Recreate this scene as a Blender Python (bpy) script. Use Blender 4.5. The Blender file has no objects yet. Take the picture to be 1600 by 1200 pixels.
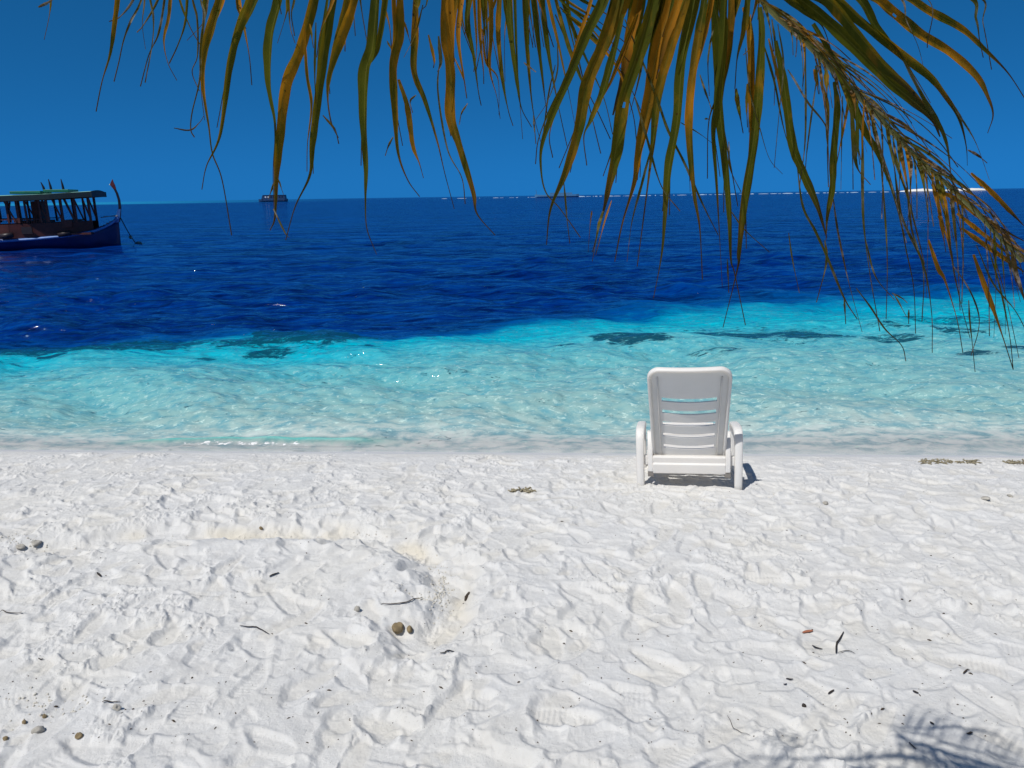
import bpy, math, random
import numpy as np
from mathutils import Vector, Matrix
R = math.radians
# ------------------------------------------------------------------ camera, sky, sun, exposure
sc = bpy.context.scene
col = sc.collection
CAM_Z = 2.4; PITCH = 14.28; ROLL = 0.86; F = 1155.0
cam_data = bpy.data.cameras.new("camera"); cam_data.sensor_width = 36; cam_data.lens = 36 * F / 1600
cam_data.clip_start = 0.05; cam_data.clip_end = 60000
cam = bpy.data.objects.new("camera", cam_data); col.objects.link(cam)
cam.matrix_world = Matrix.Translation((0, 0, CAM_Z)) @ Matrix.Rotation(R(90 - PITCH), 4, 'X') @ Matrix.Rotation(R(-ROLL), 4, 'Z')
sc.camera = cam
SUN = Vector((-0.43, -0.418, 1.0)).normalized()
sun_data = bpy.data.lights.new("sun", 'SUN'); sun_data.energy = 4.35; sun_data.angle = R(0.53); sun_data.color = (1.0, 0.965, 0.91)
sun = bpy.data.objects.new("sun", sun_data); col.objects.link(sun)
sun.rotation_euler = SUN.to_track_quat('Z', 'Y').to_euler(); sun.location = (-10, -12, 30)
w = bpy.data.worlds.new("World"); sc.world = w; w.use_nodes = True
nt = w.node_tree; nt.nodes.clear()
sky = nt.nodes.new('ShaderNodeTexSky'); sky.sky_type = 'NISHITA'; sky.sun_disc = False
sky.sun_elevation = math.asin(SUN.z); sky.sun_rotation = math.atan2(SUN.x, SUN.y) % (2*math.pi)
sky.altitude = 0; sky.air_density = 1.0; sky.dust_density = 0.0; sky.ozone_density = 1.0
gam = nt.nodes.new('ShaderNodeSeparateColor')      # clear deep blue tropical sky: one hue, brightness from the sky model
hsv = nt.nodes.new('ShaderNodeMix'); hsv.data_type = 'RGBA'; hsv.blend_type = 'MULTIPLY'; hsv.inputs[0].default_value = 1
hsv.inputs[7].default_value = (0.028, 0.345, 1.0, 1)
bg = nt.nodes.new('ShaderNodeBackground'); bg.inputs['Strength'].default_value = 0.085
wo = nt.nodes.new('ShaderNodeOutputWorld')
nt.links.new(sky.outputs[0], gam.inputs[0]); pw = nt.nodes.new('ShaderNodeMath'); pw.operation = 'POWER'; pw.inputs[1].default_value = 0.6
nt.links.new(gam.outputs['Green'], pw.inputs[0]); ml = nt.nodes.new('ShaderNodeMath'); ml.operation = 'MULTIPLY'; ml.inputs[1].default_value = 1.60
nt.links.new(pw.outputs[0], ml.inputs[0]); nt.links.new(ml.outputs[0], hsv.inputs[6])
nt.links.new(hsv.outputs[2], bg.inputs[0]); nt.links.new(bg.outputs[0], wo.inputs[0])
sc.view_settings.view_transform = 'Standard'; sc.view_settings.look = 'None'
sc.view_settings.exposure = 0.0; sc.view_settings.gamma = 1.0
sc.render.engine = 'CYCLES'
sc.cycles.use_denoising = True
sc.cycles.max_bounces = 7; sc.cycles.diffuse_bounces = 5; sc.cycles.glossy_bounces = 3; sc.cycles.transparent_max_bounces = 12
sc.cycles.caustics_reflective = False; sc.cycles.caustics_refractive = False
sc.cycles.sample_clamp_indirect = 4

# ------------------------------------------------------------------ helpers
MW = np.array(cam.matrix_world.to_3x3() if False else (Matrix.Rotation(R(90 - PITCH), 4, 'X') @ Matrix.Rotation(R(-ROLL), 4, 'Z')).to_3x3())
def ray(px, py):
    d = MW @ np.array([(px - 800) / F, -(py - 600) / F, -1.0]); return d
def at_z(px, py, z):
    d = ray(px, py); t = (z - CAM_Z) / d[2]; return Vector((d[0]*t, d[1]*t, z))
def at_y(px, py, y):
    d = ray(px, py); t = y / d[1]; return Vector((d[0]*t, y, CAM_Z + d[2]*t))

def smooth(a, b, x):
    t = np.clip((np.asarray(x, float) - a) / (b - a), 0, 1); return t*t*(3 - 2*t)

def perlin(x, y, seed=0):
    rs = np.random.RandomState(seed); perm = rs.permutation(512); ang = rs.rand(512) * 2*np.pi
    gx, gy = np.cos(ang), np.sin(ang)
    xi = np.floor(x).astype(np.int64); yi = np.floor(y).astype(np.int64); xf = x - xi; yf = y - yi
    def g(a, b, dx, dy):
        h = perm[(perm[a & 511] + b) & 511]; return gx[h]*dx + gy[h]*dy
    u = xf*xf*xf*(xf*(xf*6 - 15) + 10); v = yf*yf*yf*(yf*(yf*6 - 15) + 10)
    n00 = g(xi, yi, xf, yf); n10 = g(xi+1, yi, xf-1, yf); n01 = g(xi, yi+1, xf, yf-1); n11 = g(xi+1, yi+1, xf-1, yf-1)
    return 1.5 * ((n00*(1-u) + n10*u)*(1-v) + (n01*(1-u) + n11*u)*v)
def fbm(x, y, f, octv, seed=0, gain=0.5):
    s = np.zeros_like(x, dtype=float); a = 1.0
    for i in range(octv):
        s += a*perlin(x*f + 17.3*i, y*f - 9.1*i, seed+i); f *= 2.03; a *= gain
    return s

class N:      # tiny node helper
    def __init__(s, name):
        s.m = bpy.data.materials.new(name); s.m.use_nodes = True; s.t = s.m.node_tree; s.t.nodes.clear()
        s.out = s.t.nodes.new('ShaderNodeOutputMaterial')
    def n(s, typ, ins=None, **props):
        nd = s.t.nodes.new(typ)
        for k, v in props.items(): setattr(nd, k, v)
        for k, v in (ins or {}).items(): s.put(nd.inputs[k], v)
        return nd
    def put(s, sock, v):
        if isinstance(v, bpy.types.NodeSocket): s.t.links.new(v, sock)
        elif isinstance(v, bpy.types.Node): s.t.links.new(v.outputs[0], sock)
        else:
            if isinstance(v, (tuple, list)) and len(v) == 3 and sock.type == 'RGBA': v = (*v, 1)
            sock.default_value = v
    def math(s, op, a, b=0.0, c=None, clamp=False):
        nd = s.n('ShaderNodeMath', {0: a, 1: b}, operation=op, use_clamp=clamp)
        if c is not None: s.put(nd.inputs[2], c)
        return nd.outputs[0]
    def mix(s, f, a, b, blend='MIX'):
        nd = s.n('ShaderNodeMix', {0: f, 6: a, 7: b}, data_type='RGBA', blend_type=blend); return nd.outputs[2]
    def ramp(s, f, stops, interp='LINEAR'):
        nd = s.n('ShaderNodeValToRGB', {0: f}); cr = nd.color_ramp; cr.interpolation = interp
        while len(cr.elements) < len(stops): cr.elements.new(0.5)
        for e, (p, c) in zip(cr.elements, stops):
            e.position = p; e.color = (*c, 1) if len(c) == 3 else c
        return nd.outputs[0]
    def pos(s): return s.n('ShaderNodeNewGeometry').outputs['Position']
    def scaled(s, v, sc3):
        return s.n('ShaderNodeVectorMath', {0: v, 1: sc3}, operation='MULTIPLY').outputs[0]
    def noise(s, v, scale, detail=3, rough=0.5, dist=0.0):
        return s.n('ShaderNodeTexNoise', {'Vector': v, 'Scale': scale, 'Detail': detail, 'Roughness': rough, 'Distortion': dist}).outputs[0]
    def attr(s, name): return s.n('ShaderNodeAttribute', attribute_name=name).outputs['Fac']
    def maprange(s, v, a, b, c=0.0, d=1.0):
        return s.n('ShaderNodeMapRange', {0: v, 1: a, 2: b, 3: c, 4: d}).outputs[0]
    def surf(s, sh): s.t.links.new(sh if isinstance(sh, bpy.types.NodeSocket) else sh.outputs[0], s.out.inputs[0]); return s.m

def paint(name, c, rough=0.5, var=0.25, scale=6.0, bump=0.0, bscale=60, metal=0.0):
    k = N(name); tc = k.n('ShaderNodeTexCoord').outputs['Object']
    nz = k.noise(tc, scale, 5, 0.6)
    c2 = tuple(x*(1-var) for x in c)
    base = k.mix(k.maprange(nz, 0.35, 0.65), c2, c)
    p = k.n('ShaderNodeBsdfPrincipled', {'Base Color': base, 'Roughness': rough, 'Metallic': metal})
    if bump:
        b = k.n('ShaderNodeBump', {'Strength': bump, 'Distance': 0.01, 'Height': k.noise(tc, bscale, 4)}); k.put(p.inputs['Normal'], b)
    return k.surf(p)

class MB:
    def __init__(s): s.v = []; s.f = []; s.at = {}
    def add(s, vs, fs, **at):
        o = len(s.v); s.v += [tuple(v) for v in vs]; s.f += [tuple(i+o for i in f) for f in fs]
        for k, a in at.items(): s.at.setdefault(k, []).extend(a)
    def box(s, x0, x1, y0, y1, z0, z1, T=None):
        p = [Vector((x, y, z)) for z in (z0, z1) for y in (y0, y1) for x in (x0, x1)]
        if T: p = [T(q) for q in p]
        s.add(p, [(0,2,3,1),(4,5,7,6),(0,1,5,4),(2,6,7,3),(0,4,6,2),(1,3,7,5)]); return s
    def tube(s, pts, rad, n=8, flat=1.0, cap=True):
        pts = [Vector(p) for p in pts]; m = len(pts)
        if not isinstance(rad, (list, tuple)): rad = [rad]*m
        vs = []; prev = None
        for i, p in enumerate(pts):
            d = (pts[min(i+1, m-1)] - pts[max(i-1, 0)]).normalized()
            if prev is None:
                a = d.cross(Vector((0, 0, 1)) if abs(d.z) < 0.9 else Vector((1, 0, 0))).normalized()
            else: a = (prev - d*prev.dot(d)).normalized()
            prev = a; b = d.cross(a)
            for j in range(n):
                t = 2*math.pi*j/n; vs.append(p + a*math.cos(t)*rad[i] + b*math.sin(t)*rad[i]*flat)
        fs = [(i*n+j, i*n+(j+1) % n, (i+1)*n+(j+1) % n, (i+1)*n+j) for i in range(m-1) for j in range(n)]
        if cap: fs += [tuple(range(n-1, -1, -1)), tuple(range((m-1)*n, m*n))]
        s.add(vs, fs); return s
    def bar(s, a, b, wx, wy, up=(0, 0, 1)):
        a, b = Vector(a), Vector(b); d = (b-a).normalized(); u = Vector(up)
        if abs(d.dot(u)) > 0.95: u = Vector((0, 1, 0))
        x = d.cross(u).normalized()*wx/2; y = x.cross(d).normalized()*wy/2
        s.add([a-x-y, a+x-y, a+x+y, a-x+y, b-x-y, b+x-y, b+x+y, b-x+y],
              [(0,3,2,1),(4,5,6,7),(0,1,5,4),(1,2,6,5),(2,3,7,6),(3,0,4,7)]); return s
    def sweep(s, path, prof, closed_prof=True):
        """prof(i) -> list of Vectors already placed at path station i"""
        rings = [prof(i) for i in range(path)]; n = len(rings[0]); vs = [v for r in rings for v in r]
        fs = []
        for i in range(path-1):
            for j in range(n if closed_prof else n-1):
                fs.append((i*n+j, i*n+(j+1) % n, (i+1)*n+(j+1) % n, (i+1)*n+j))
        if closed_prof: fs += [tuple(range(n-1, -1, -1)), tuple(range((path-1)*n, path*n))]
        s.add(vs, fs); return s
    def build(s, name, mat, parent=None, smooth_shade=False, bevel=0.0, seg=2):
        me = bpy.data.meshes.new(name); me.from_pydata(s.v, [], s.f); me.update()
        for k, a in s.at.items():
            at = me.attributes.new(k, 'FLOAT', 'POINT'); at.data.foreach_set('value', np.array(a, dtype=np.float32))
        me.materials.append(mat)
        o = bpy.data.objects.new(name, me); col.objects.link(o)
        if parent: o.parent = parent
        if smooth_shade: me.polygons.foreach_set('use_smooth', [True]*len(me.polygons))
        if bevel:
            b = o.modifiers.new('bevel', 'BEVEL'); b.width = bevel; b.segments = seg; b.limit_method = 'ANGLE'; b.angle_limit = R(35)
            b.harden_normals = False
            me.polygons.foreach_set('use_smooth', [True]*len(me.polygons))
            wn = o.modifiers.new('wn', 'WEIGHTED_NORMAL'); wn.keep_sharp = True
        return o
def tag(o, label=None, cat=None, group=None, kind=None):
    if label: o['label'] = label
    if cat: o['category'] = cat
    if group: o['group'] = group
    if kind: o['kind'] = kind
    return o
def empty(name, loc, rz=0.0, label=None, cat=None, group=None):
    o = bpy.data.objects.new(name, None); col.objects.link(o); o.location = loc; o.rotation_euler = (0, 0, rz)
    return tag(o, label, cat, group)
def grid_mesh(name, X, Y, Z, mat, attrs=None, smooth_shade=True):
    r, c = X.shape; me = bpy.data.meshes.new(name)
    co = np.stack([X, Y, Z], -1).reshape(-1, 3).astype(np.float32)
    idx = np.arange(r*c).reshape(r, c)
    q = np.stack([idx[:-1, :-1], idx[:-1, 1:], idx[1:, 1:], idx[1:, :-1]], -1).reshape(-1, 4)
    me.vertices.add(len(co)); me.vertices.foreach_set('co', co.ravel())
    me.loops.add(q.size); me.loops.foreach_set('vertex_index', q.ravel().astype(np.int32))
    me.polygons.add(len(q)); me.polygons.foreach_set('loop_start', (np.arange(len(q))*4).astype(np.int32))
    me.polygons.foreach_set('loop_total', np.full(len(q), 4, dtype=np.int32))
    me.update(calc_edges=True)
    me.polygons.foreach_set('use_smooth', np.full(len(q), smooth_shade))
    for k, a in (attrs or {}).items():
        at = me.attributes.new(k, 'FLOAT', 'POINT'); at.data.foreach_set('value', a.reshape(-1).astype(np.float32))
    me.materials.append(mat); o = bpy.data.objects.new(name, me); col.objects.link(o)
    return o

# ------------------------------------------------------------------ beach profile
SHORE_K = 0.062      # the shore runs a little nearer on the right
PY = [-40, -12, 0.0, 2.0, 3.4, 4.6, 5.5, 5.80, 5.98, 6.25, 6.6, 6.95, 7.6, 9.0, 11.0, 14.0, 20, 60]
PZ = [2.4, 1.15, 0.68, 0.60, 0.55, 0.47, 0.37, 0.315, 0.265, 0.155, 0.035, -0.05, -0.16, -0.34, -0.6, -1.2, -4, -9]
def prof(s): return np.interp(s, PY, PZ)
_ss = np.linspace(-12, 22, 1400)
_pk = np.array([prof(_ss + o) for o in np.linspace(-0.16, 0.16, 9)]).mean(0)
def base_z(x, y):
    s = y + SHORE_K*x
    z = np.interp(s, _ss, _pk); far = (s < -12) | (s > 22)
    return np.where(far, prof(s), z)

# trench (someone dug it) - path found from its place on the sand
def on_sand(px, py):
    z = 0.5
    for _ in range(12):
        p = at_z(px, py, z); z = 0.5*z + 0.5*float(base_z(np.array(p.x), np.array(p.y)))
    return at_z(px, py, z)
TR = [on_sand(*p) for p in [(-160, 880), (0, 862), (90, 848), (190, 836), (330, 828), (430, 829), (520, 830), (590, 838), (648, 858), (690, 888), (706, 925), (690, 962), (650, 990)]]
def seg_dist(x, y, pts):
    best = np.full(x.shape, 9.0); side = np.zeros(x.shape); along = np.zeros(x.shape)
    for i in range(len(pts)-1):
        ax, ay = pts[i].x, pts[i].y; dx, dy = pts[i+1].x-ax, pts[i+1].y-ay; L2 = dx*dx+dy*dy
        t = np.clip(((x-ax)*dx + (y-ay)*dy)/L2, 0, 1); ex, ey = x-ax-t*dx, y-ay-t*dy; d = np.sqrt(ex*ex+ey*ey)
        m = d < best; best = np.where(m, d, best); side = np.where(m, np.sign(dx*ey-dy*ex), side); along = np.where(m, i+t, along)
    return best, side, along/(len(pts)-1)

# ------------------------------------------------------------------ sand relief on a raster, then meshed
RES = 0.0055; X0, X1, Y0, Y1 = -6.2, 6.2, 0.7, 7.3
gx = np.arange(X0, X1, RES); gy = np.arange(Y0, Y1, RES); GX, GY = np.meshgrid(gx, gy)
H = 0.020*fbm(GX, GY, 0.9, 3, 11) + 0.007*fbm(GX, GY, 4.0, 3, 31)
CREAM = np.zeros_like(H); ROUGH = smooth(-0.05, 0.35, fbm(GX, GY, 1.4, 3, 77))
d, sd, al = seg_dist(GX, GY, TR)
wob = 0.035*fbm(GX, GY, 3.5, 3, 5)
ends = smooth(0.0, 0.22, al)*0.75 + 0.25
dd = d*sd + wob        # + : far side
H += -0.075*ends*np.exp(-((dd-0.01)/0.105)**2) + 0.03*ends*np.exp(-((dd+0.22)/0.10)**2) + 0.02*np.exp(-((dd-0.28)/0.12)**2)
CREAM = np.exp(-((dd-0.05)/0.07)**2)*smooth(-0.35, 0.35, fbm(GX, GY, 2.2, 3, 8))*ends
ROUGH = np.maximum(ROUGH, 0.9*np.exp(-((dd+0.02)/0.14)**2)); ROUGH = np.maximum(ROUGH, 0.9*np.exp(-((dd-0.25)/0.16)**2))
rs = np.random.RandomState(4)
def stamp(cx, cy, a, b, ang, depth, rim, flat=True, cr=0.0):
    R_ = max(a, b)*1.9; i0 = int((cy-R_-Y0)/RES); i1 = int((cy+R_-Y0)/RES)+1; j0 = int((cx-R_-X0)/RES); j1 = int((cx+R_-X0)/RES)+1
    if i0 < 0 or j0 < 0 or i1 > H.shape[0] or j1 > H.shape[1]: return
    x = GX[i0:i1, j0:j1]-cx; y = GY[i0:i1, j0:j1]-cy; c, s_ = math.cos(ang), math.sin(ang)
    u = (x*c+y*s_)/a; v = (-x*s_+y*c)/b
    v = v*(1+0.25*u)                                   # heel narrower
    r = np.sqrt(u*u+v*v) + 0.12*np.sin(3*np.arctan2(v, u)+cx*9)
    h = H[i0:i1, j0:j1]; k = h[(r < 1.0)]
    if k.size < 4: return
    crisp = a > .10; m = 1-smooth(0.84 if crisp else 0.72, 1.0 if crisp else 1.05, r)
    floor = k.mean() - depth + 0.35*depth*u*(1 if rs.rand() > .5 else -1)
    if crisp and rs.rand() < .22: floor = floor + 0.0016*np.sin(u*a*2*np.pi/0.019 + 1.5*v)
    h2 = h*(1-m) + (floor*(0.9 if crisp else .75) + h*(0.1 if crisp else .25))*m if flat else h - depth*m
    h2 = h2 + rim*np.exp(-((r-1.22)/0.20)**2)*(0.5+0.5*np.sin(np.arctan2(v, u)+rs.rand()*6.28))
    H[i0:i1, j0:j1] = h2
    ROUGH[i0:i1, j0:j1] *= 1-0.75*m
    if cr: CREAM[i0:i1, j0:j1] = np.maximum(CREAM[i0:i1, j0:j1], cr*(1-smooth(0.5, 1.1, r)))
for i in range(6500):
    cx, cy = rs.uniform(X0, X1), rs.uniform(Y0, 5.9); dens = smooth(6.0, 5.2, cy+SHORE_K*cx)
    if rs.rand() > dens: continue
    big = rs.rand(); 
    if big < 0.30: a, b = rs.uniform(0.11, 0.145), rs.uniform(0.042, 0.055)
    elif big < 0.75: a, b = rs.uniform(0.05, 0.09), rs.uniform(0.04, 0.06)
    else: a, b = rs.uniform(0.03, 0.05), rs.uniform(0.025, 0.04)
    near_tr = False
    fade = 1.0 if cy < 4.6 else max(0.35, 1-(cy-4.6)*0.6)
    stamp(cx, cy, a, b, rs.uniform(0, 3.14), (rs.uniform(0.010, 0.019) if big < .3 else rs.uniform(0.003, 0.012))*fade, rs.uniform(0.002, 0.008)*fade, cr=0.28*(rs.rand() > 0.8))
# dry sand slides: limit slopes to about 35 degrees
lim = 0.62*RES
for it in range(16):
    for ax in (0, 1):
        dH = np.diff(H, axis=ax); ex = np.clip(np.abs(dH)-lim, 0, None)*np.sign(dH)*0.25
        if ax == 0: H[:-1] += ex; H[1:] -= ex
        else: H[:, :-1] += ex; H[:, 1:] -= ex
def worley(x, y, f, seed):
    r_ = np.random.RandomState(seed); T = r_.rand(4, 256, 256); x = x*f; y = y*f; xi = np.floor(x).astype(int); yi = np.floor(y).astype(int)
    F1 = np.full(x.shape, 9.0); ID = np.zeros(x.shape); ID2 = np.zeros(x.shape)
    for a_ in (-1, 0, 1):
        for b_ in (-1, 0, 1):
            cx = xi+a_; cy = yi+b_; m_, n_ = cx & 255, cy & 255
            dd_ = np.hypot(x-cx-T[0, m_, n_], (y-cy-T[1, m_, n_])); k_ = dd_ < F1; F1 = np.where(k_, dd_, F1); ID = np.where(k_, T[2, m_, n_], ID); ID2 = np.where(k_, T[3, m_, n_], ID2)
    return F1, ID, ID2
RG = 0.12+0.88*smooth(0.25, 0.80, ROUGH + 0.35*fbm(GX, GY, 5.0, 3, 71))
wx_ = GX+0.012*perlin(GX*22, GY*22, 81); wy_ = GY+0.012*perlin(GX*22, GY*22, 82)
for f_, amp, den, sd_ in ((26, .0085, .42, 1), (48, .0055, .50, 2), (85, .0034, .5, 3), (140, .0020, .5, 4)):
    F1_, I1, I2 = worley(wx_, wy_*0.9, f_, sd_); on = (I1 < den)*RG; H += on*amp*(0.4+I2)*np.sqrt(np.clip(1-(F1_/0.55)**2, 0, 1))
F1_, I1, I2 = worley(wx_, wy_, 15, 7); H += RG*0.006*(I1-0.5)*smooth(0.0, 0.25, 0.62-F1_)
H += 0.0014*fbm(GX, GY, 26, 3, 60)
pits = perlin(GX*17, GY*26, 93); H -= 0.008*smooth(0.42, 0.62, pits)*(0.2+0.8*RG)*smooth(1, 3.5, GY)
fade_shore = 1-smooth(5.65, 5.95, GY+SHORE_K*GX)
edge = smooth(X0, X0+0.5, GX)*smooth(X1, X1-0.5, GX)*smooth(Y0, Y0+0.3, GY)
H *= 0.86*fade_shore*edge; CREAM *= fade_shore*edge
def sample(A, x, y):
    fx = (x-X0)/RES; fy = (y-Y0)/RES; inside = (fx >= 0) & (fy >= 0) & (fx < A.shape[1]-1.001) & (fy < A.shape[0]-1.001)
    fx = np.clip(fx, 0, A.shape[1]-1.01); fy = np.clip(fy, 0, A.shape[0]-1.01); i = fy.astype(int); j = fx.astype(int); a = fx-j; b = fy-i
    v = (A[i, j]*(1-a)+A[i, j+1]*a)*(1-b)+(A[i+1, j]*(1-a)+A[i+1, j+1]*a)*b
    return np.where(inside, v, 0.0)
def sand_z(x, y):
    x = np.array(x, float); y = np.array(y, float); return float(base_z(x, y)+sample(H, x, y))
def P(px, py):          # the point of the sand seen there
    z = 0.5
    for _ in range(14):
        p = at_z(px, py, z); z = 0.5*z+0.5*sand_z(p.x, p.y)
    return Vector((p.x, p.y, sand_z(p.x, p.y)))

k = N('coral_sand')
pos = k.pos(); cre = k.attr('cream'); wet = k.attr('wet')
grain = k.noise(pos, 900, 2, 0.6); mid = k.noise(pos, 9, 6, 0.65); big = k.noise(pos, 1.7, 3, 0.5)
c = k.mix(k.maprange(mid, 0.35, 0.7), (0.585, 0.58, 0.565), (0.665, 0.665, 0.655))
c = k.mix(k.math('MULTIPLY', k.maprange(big, 0.45, 0.7), 0.30), c, (0.66, 0.635, 0.565))
c = k.mix(k.math('MULTIPLY', cre, 0.52, clamp=True), c, (0.60, 0.535, 0.40))
specks = k.math('MAXIMUM', k.maprange(k.noise(pos, 130, 2, 0.5), 0.70, 0.73), k.math('MULTIPLY', k.maprange(k.noise(k.scaled(pos, (1, 1.6, 1)), 46, 4, 0.7), 0.66, 0.72), k.attr('rough')))
c = k.mix(k.math('MULTIPLY', specks, 0.55), c, (0.20, 0.175, 0.135))
c = k.mix(wet, c, (0.62, 0.605, 0.60))
c = k.mix(k.math('MULTIPLY', k.maprange(grain, 0.3, 0.7), 0.10), c, (0.42, 0.37, 0.30))
fine = k.noise(pos, 55, 6, 0.7); fine2 = k.noise(pos, 240, 4, 0.7)
hh = k.math('ADD', fine, k.math('MULTIPLY', fine2, 0.45))
bmp = k.n('ShaderNodeBump', {'Strength': k.math('SUBTRACT', 0.55, k.math('MULTIPLY', wet, 0.5)), 'Distance': 0.012, 'Height': hh})
rgh = k.math('SUBTRACT', 0.95, k.math('MULTIPLY', wet, 0.55))
pr = k.n('ShaderNodeBsdfPrincipled', {'Base Color': c, 'Roughness': rgh, 'Normal': bmp, 'Specular IOR Level': 0.25})
SAND = k.surf(pr)

ys = [-40, -25, -16, -10, -6, -3, -1.5, -0.5, 0.2, 0.7]
y = 0.9
while y < 1.6: ys.append(y); y += 0.02
while y < 7.2: ys.append(y); y += 0.0023*y
while y < 12: ys.append(y); y *= 1.02
while y < 70: ys.append(y); y *= 1.12
ys = np.array(ys)
ui = np.linspace(-1.1, 1.1, 1900); uo = 1.1*np.exp(np.linspace(0.02, 3.3, 34)); us = np.concatenate([-uo[::-1], ui, uo])
wid = 0.55 + 0.72*np.clip(ys, 1.3, 14)
SX = us[None, :]*wid[:, None]; SY = np.repeat(ys[:, None], len(us), 1)
wetA = smooth(5.80, 5.96, SY+SHORE_K*SX+0.03*fbm(SX, SY, 1.1, 3, 3))
beach = grid_mesh('sand', SX, SY, base_z(SX, SY)+sample(H, SX, SY), SAND, {'cream': sample(CREAM, SX, SY), 'wet': wetA, 'rough': sample(RG*fade_shore*edge, SX, SY)})
tag(beach, kind='structure')

# ------------------------------------------------------------------ sea
def edge_line(pts):      # pixel polyline on the water -> (x, y) world arrays
    q = [at_z(px, py, 0) for px, py in pts]; xs = np.array([p.x for p in q]); yv = np.array([p.y for p in q]); o = np.argsort(xs)
    return xs[o], yv[o]
DE = edge_line([(-300, 566), (0, 553), (200, 540), (420, 534), (600, 530), (720, 519), (900, 505), (1080, 491), (1300, 481), (1600, 474), (1900, 469)])
ys = [6.0]
while ys[-1] < 30: ys.append(ys[-1] + 0.0035*ys[-1]*max(1, ys[-1]/14))
while ys[-1] < 200: ys.append(ys[-1]*1.03)
while ys[-1] < 40000: ys.append(ys[-1]*1.09)
ys = np.array(ys); ui = np.linspace(-1.1, 1.1, 1000); us = np.concatenate([-uo[::-1], ui, uo])
SX = us[None, :]*(0.3+0.78*ys)[:, None]; SY = np.repeat(ys[:, None], len(us), 1)
Z = np.zeros_like(SX); rs = np.random.RandomState(9)
near = SY < 90
for i in range(64):
    lam = 0.16*(26.0**(i/63.0)); ang = rs.normal(0, 0.55)+0.12; kk = 2*np.pi/lam; amp = 0.0082*lam**0.85*rs.uniform(0.5, 1.3)
    cell = ys*0.0035*np.maximum(1, ys/14); fade = np.clip(1.6-cell*5/lam, 0, 1)[:, None]
    wx, wy = math.sin(ang), math.cos(ang); ph = rs.rand()*6.28
    th = kk*(SX*wx+SY*wy)+ph+1.3*perlin(SX/(lam*3)+i, SY/(lam*3), i)
    Z += amp*fade*(np.sin(th)+0.25*np.sin(2*th+0.6))
Z *= 0.75+0.5*perlin(SX*0.25, SY*0.18, 7)
s = SY+SHORE_K*SX
Z *= 0.12+0.88*smooth(6.7, 8.6, s)
depth = s-6.6
lip = 0.055*np.exp(-((s-7.04-0.03*np.sin(SX*1.7)-0.02*perlin(SX*3, SX*0, 4))/0.085)**2)*(0.8+0.4*perlin(SX*2.3, SX*0+1, 6))*smooth(-4.2, -3.2, SX)*(1-smooth(-1.9, -1.2, SX))
Z += lip+0.012*np.exp(-((s-6.78-0.04*np.sin(SX*0.9+1))/0.05)**2)
EY = np.interp(SX, DE[0], DE[1]) + 0.9*fbm(SX, SY, 0.16, 4, 40) + 0.35*fbm(SX, SY, 0.8, 3, 41)
deep = np.where(SY < EY, 0.5*np.clip((s-6.6)/(EY-6.6+SHORE_K*SX), 0, 1), 0.5+0.5*(1-np.exp(-(SY-EY)/(0.9+0.45*(smooth(-3, 6, SX)*4)))))
def blob(px0, px1, py, hpx, seed, st=1.0):
    a = at_z(px0, py, 0); b = at_z(px1, py, 0); cx, cy = (a.x+b.x)/2, (a.y+b.y)/2; L = (b.x-a.x)/2
    top = at_z((px0+px1)/2, py-hpx, 0).y; W = max(0.10, (top-cy)*0.72)
    ca = (b.y-a.y)/(b.x-a.x)
    r = np.sqrt(((SX-cx)/L)**2+((SY-cy-(SX-cx)*ca)/W)**2)
    r = r + 0.42*fbm(SX, SY*1.2, 1.5, 4, seed)
    return st*(1-smooth(0.62, 1.15, r))
reef = np.zeros_like(SX)
for i, (a, b, p_, h_, st) in enumerate([(-60, 230, 545, 11, .9), (160, 360, 536, 11, .9), (330, 600, 531, 14, 1), (290, 345, 557, 5, 1), (55, 100, 558, 4, 1), (380, 470, 546, 7, .9), (0, 40, 585, 3, .5), (540, 610, 544, 5, 1),
        (920, 1050, 533, 11, 1), (1040, 1240, 525, 8, 1), (1180, 1330, 524, 9, 1), (1060, 1210, 549, 5, .75), (1330, 1460, 527, 8, .8), (1400, 1600, 500, 12, .6), (1340, 1440, 512, 6, .6), (1500, 1570, 550, 5, .9),
        (865, 900, 541, 3, .9), (1450, 1540, 520, 5, .7), (1560, 1700, 545, 6, .8), (1760, 2000, 530, 8, .9), (-500, -150, 560, 8, .9), (1040, 1330, 520, 16, .45)]):
    reef = np.maximum(reef, blob(a, b, p_, h_, 200+i, st))
k = N('sea_water')
pos = k.pos(); dp = k.attr('deep'); rf = k.attr('reef'); far = k.attr('far'); lagoon = k.attr('lagoon')
nx = k.noise(k.scaled(pos, (1.0, 1.5, 1)), 4.2, 6, 0.62, 0.35)
nf = k.noise(k.scaled(pos, (1.0, 1.3, 1)), 13, 5, 0.66, 0.5)
nm = k.noise(k.scaled(pos, (0.5, 1.2, 1)), 0.8, 4, 0.6)
dj = k.math('ADD', dp, k.math('MULTIPLY', k.math('SUBTRACT', nx, 0.5), k.maprange(dp, 0.0, 0.35, 0.03, 0.18)))
body = k.ramp(dj, [(0.0, (0.86, 0.85, 0.84)), (0.028, (0.68, 0.70, 0.68)), (0.06, (0.36, 0.47, 0.45)), (0.10, (0.235, 0.40, 0.39)), (0.28, (0.12, 0.39, 0.42)), (0.42, (0.0, 0.39, 0.50)), (0.57, (0.0, 0.26, 0.42)), (0.68, (0.0, 0.075, 0.26)), (0.88, (0.0, 0.018, 0.145))])
shal = k.maprange(dp, 0.50, 0.62, 1.0, 0.0)
openw = k.maprange(dp, 0.55, 0.8, 0.0, 1.0)      # open water: light and dark of the ripples painted into the colour as streaks
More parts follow.
